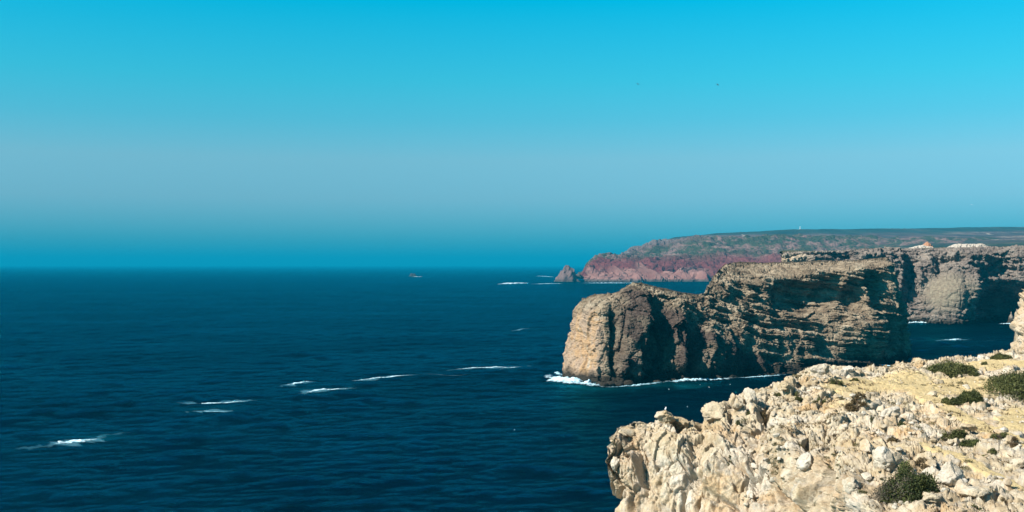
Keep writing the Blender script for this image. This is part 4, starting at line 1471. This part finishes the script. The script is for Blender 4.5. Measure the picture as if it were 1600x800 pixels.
# ------------------------------------------------------------------ birds
M_FEATHER = mat_plain('white_feathers', (0.80, 0.80, 0.80), 0.8, 0.08, 20)
M_DARKF = mat_plain('dark_feathers', (0.05, 0.05, 0.055), 0.8, 0.2, 20)
M_WING = mat_plain('grey_wing_feathers', (0.30, 0.31, 0.33), 0.8, 0.1, 20)
M_BEAK = mat_plain('yellow_beak', (0.65, 0.42, 0.05), 0.5, 0.1, 30)


def tube(path, rad, seg=10):
    path = np.array(path, float)
    T = np.gradient(path, axis=0)
    V = []
    for p, t, (ra, rb) in zip(path, T, rad):
        t = t / np.linalg.norm(t)
        a = np.cross(t, (0, 1, 0))
        a /= np.linalg.norm(a)
        b = np.cross(a, t)
        for k in range(seg):
            an = 2 * math.pi * k / seg
            V.append(p + a * ra * math.cos(an) + b * rb * math.sin(an))
    m = len(path)
    Fc = [(j * seg + k, j * seg + (k + 1) % seg, (j + 1) * seg + (k + 1) % seg, (j + 1) * seg + k) for j in range(m - 1) for k in range(seg)]
    return np.array(V), np.array(Fc)


GULL = tube([(-.30, 0, .20), (-.22, 0, .205), (-.10, 0, .215), (.02, 0, .235), (.10, 0, .27), (.145, 0, .32), (.165, 0, .375), (.185, 0, .405), (.215, 0, .405), (.235, 0, .395)],
            [(.010, .03), (.03, .045), (.075, .085), (.09, .09), (.075, .075), (.05, .05), (.045, .045), (.045, .043), (.03, .03), (.008, .008)])
me_body = mesh_np('gull_body', *GULL)
wv, wf = tube([(-.36, .0, .20), (-.22, .0, .225), (-.05, .0, .25), (.08, .0, .265)], [(.006, .004), (.035, .016), (.06, .02), (.02, .012)])
me_wing = mesh_np('gull_wing', wv, wf)
bv, bf = tube([(.23, 0, .395), (.27, 0, .39), (.285, 0, .38)], [(.014, .010), (.010, .008), (.002, .002)], 6)
me_beak = mesh_np('gull_beak', bv, bf)
lv, lf = tube([(.0, 0, .18), (.005, 0, .09), (0.0, 0, 0.0), (.05, 0, .0)], [(.012, .012), (.009, .009), (.010, .010), (.006, .016)], 6)
me_leg = mesh_np('gull_leg', lv, lf)


def gull(loc, rz, label, group=None, legs=True, scale=1.0, name='seagull'):
    g = add(name, None, None, label=label, cat='bird', group=group, loc=loc)
    g.rotation_euler = (0, 0, rz)
    g.scale = (scale,) * 3
    add('body', me_body, M_FEATHER, g)
    for s_ in (-1, 1):
        w_ = add('wing', me_wing, M_WING, g)
        w_.location = (0, 0.07 * s_, 0)
        if legs:
            l_ = add('leg', me_leg, M_BEAK, g)
            l_.location = (0, 0.035 * s_, 0)
    add('beak', me_beak, M_BEAK, g)
    return g


bo = BOULDERS[(1042, 652)]
bvv = np.array([v.co[:] for v in bo.data.vertices])
from mathutils import Matrix
bpy.context.view_layer.update()
mw = np.array(bo.matrix_world)
bw = bvv @ mw[:3, :3].T + mw[:3, 3]
gx = (1040 - 800) / F * bo.location.y
near = np.hypot(bw[:, 0] - gx, bw[:, 1] - bo.location.y) < 0.12
gz = bw[near, 2].max() if near.any() else bw[:, 2].max()
gull((gx, bo.location.y, gz - 0.01), 1.2, 'white gull standing on the flat topped crest boulder', scale=1.1)

GL = {(1045, 607): 'white gull on the water, leftmost of those under the headland surf', (1108, 607): 'white gull on the water above the crest step of the pale cliff',
      (1074, 637): 'white gull on the water just right of the boulder with the standing gull', (1141, 603): 'white gull on the water, rightmost of those under the headland surf',
      (1094, 600): 'white gull closest to the surf at the middle of the headland', (804, 673): 'lone white gull resting on the open water below the breakers'}
for (px, py) in [(1045, 607), (1108, 607), (1074, 637), (1141, 603), (1094, 600), (804, 673)]:
    x, y = at_sea(px, py)
    _, _, z = sea_disp(np.array([x]), np.array([y]))
    gull((x, y, float(z[0]) - 0.02), random.uniform(0, 6.28), GL[(px, py)], 'gulls resting on the water', False, 1.3)


def flier(px, py, d, rz, roll, span, label, mat):
    b = add('flying_bird', None, None, label=label, cat='bird', loc=P(px, py, d))
    b.rotation_euler = (roll, 0, rz)
    k = span / 1.4
    b.scale = (k, k, k)
    v, f = tube([(-.28, 0, 0), (-.2, 0, 0), (-.05, 0, 0), (.1, 0, .01), (.2, 0, .02), (.27, 0, .02), (.31, 0, .01)], [(.005, .05), (.02, .035), (.065, .065), (.07, .065), (.05, .045), (.03, .03), (.004, .004)])
    add('body', mesh_np('bird_body', v, f), mat, b)
    for s_ in (-1, 1):
        c = np.array([[0.05, 0.05, 0.02], [0.09, 0.30, 0.14], [0.00, 0.55, 0.10], [-0.16, 0.75, 0.03]])
        ch = [0.11, 0.10, 0.07, 0.01]
        V = []
        for q, w_ in zip(c, ch):
            for dx, dz in ((-w_, 0), (0, 0.018), (w_, 0), (0, -0.008)):
                V.append((q[0] + dx, s_ * q[1], q[2] + dz))
        Fc = [(j * 4 + e, j * 4 + (e + 1) % 4, j * 4 + 4 + (e + 1) % 4, j * 4 + 4 + e) for j in range(3) for e in range(4)]
        add('wing', mesh_np('bird_wing', np.array(V), np.array(Fc)), mat, b)


flier(1121, 132.5, 380, 0.5, 0.55, 2.0, 'dark bird gliding in the upper sky, right of the other', M_DARKF)
flier(996.5, 131.5, 420, 0.5, 0.4, 2.1, 'small dark bird in the upper sky, left of the other', M_DARKF)
flier(1342.5, 306, 420, 1.3, 0.2, 1.0, 'tiny grey bird low in the sky above the far hills', M_WING)
flier(1518.5, 320, 420, 0.8, 0.2, 1.1, 'tiny white bird low in the sky near the right edge', M_FEATHER)

# ------------------------------------------------------------------ haze
def build_haze():
    x, y0, y1, z0, z1 = 47500.0, -47500.0, 47500.0, -45.0, 330.0
    V = [(-x, y0, z0), (x, y0, z0), (x, y1, z0), (-x, y1, z0), (-x, y0, z1), (x, y0, z1), (x, y1, z1), (-x, y1, z1)]
    Fc = [(0, 3, 2, 1), (4, 5, 6, 7), (0, 1, 5, 4), (1, 2, 6, 5), (2, 3, 7, 6), (3, 0, 4, 7)]
    m = bpy.data.materials.new('haze_air')
    m.use_nodes = True
    t = m.node_tree
    t.nodes.clear()
    out = t.nodes.new('ShaderNodeOutputMaterial')
    vol = t.nodes.new('ShaderNodeVolumePrincipled')
    vol.inputs['Color'].default_value = (0.004, 0.345, 0.54, 1)
    vol.inputs['Density'].default_value = 6.3e-5
    vol.inputs['Anisotropy'].default_value = 0.0
    t.links.new(vol.outputs[0], out.inputs['Volume'])
    add('haze', mesh_np('haze', np.array(V), np.array(Fc), False), m, label='thin blue sea haze filling the air', cat='haze', kind='stuff')


build_haze()
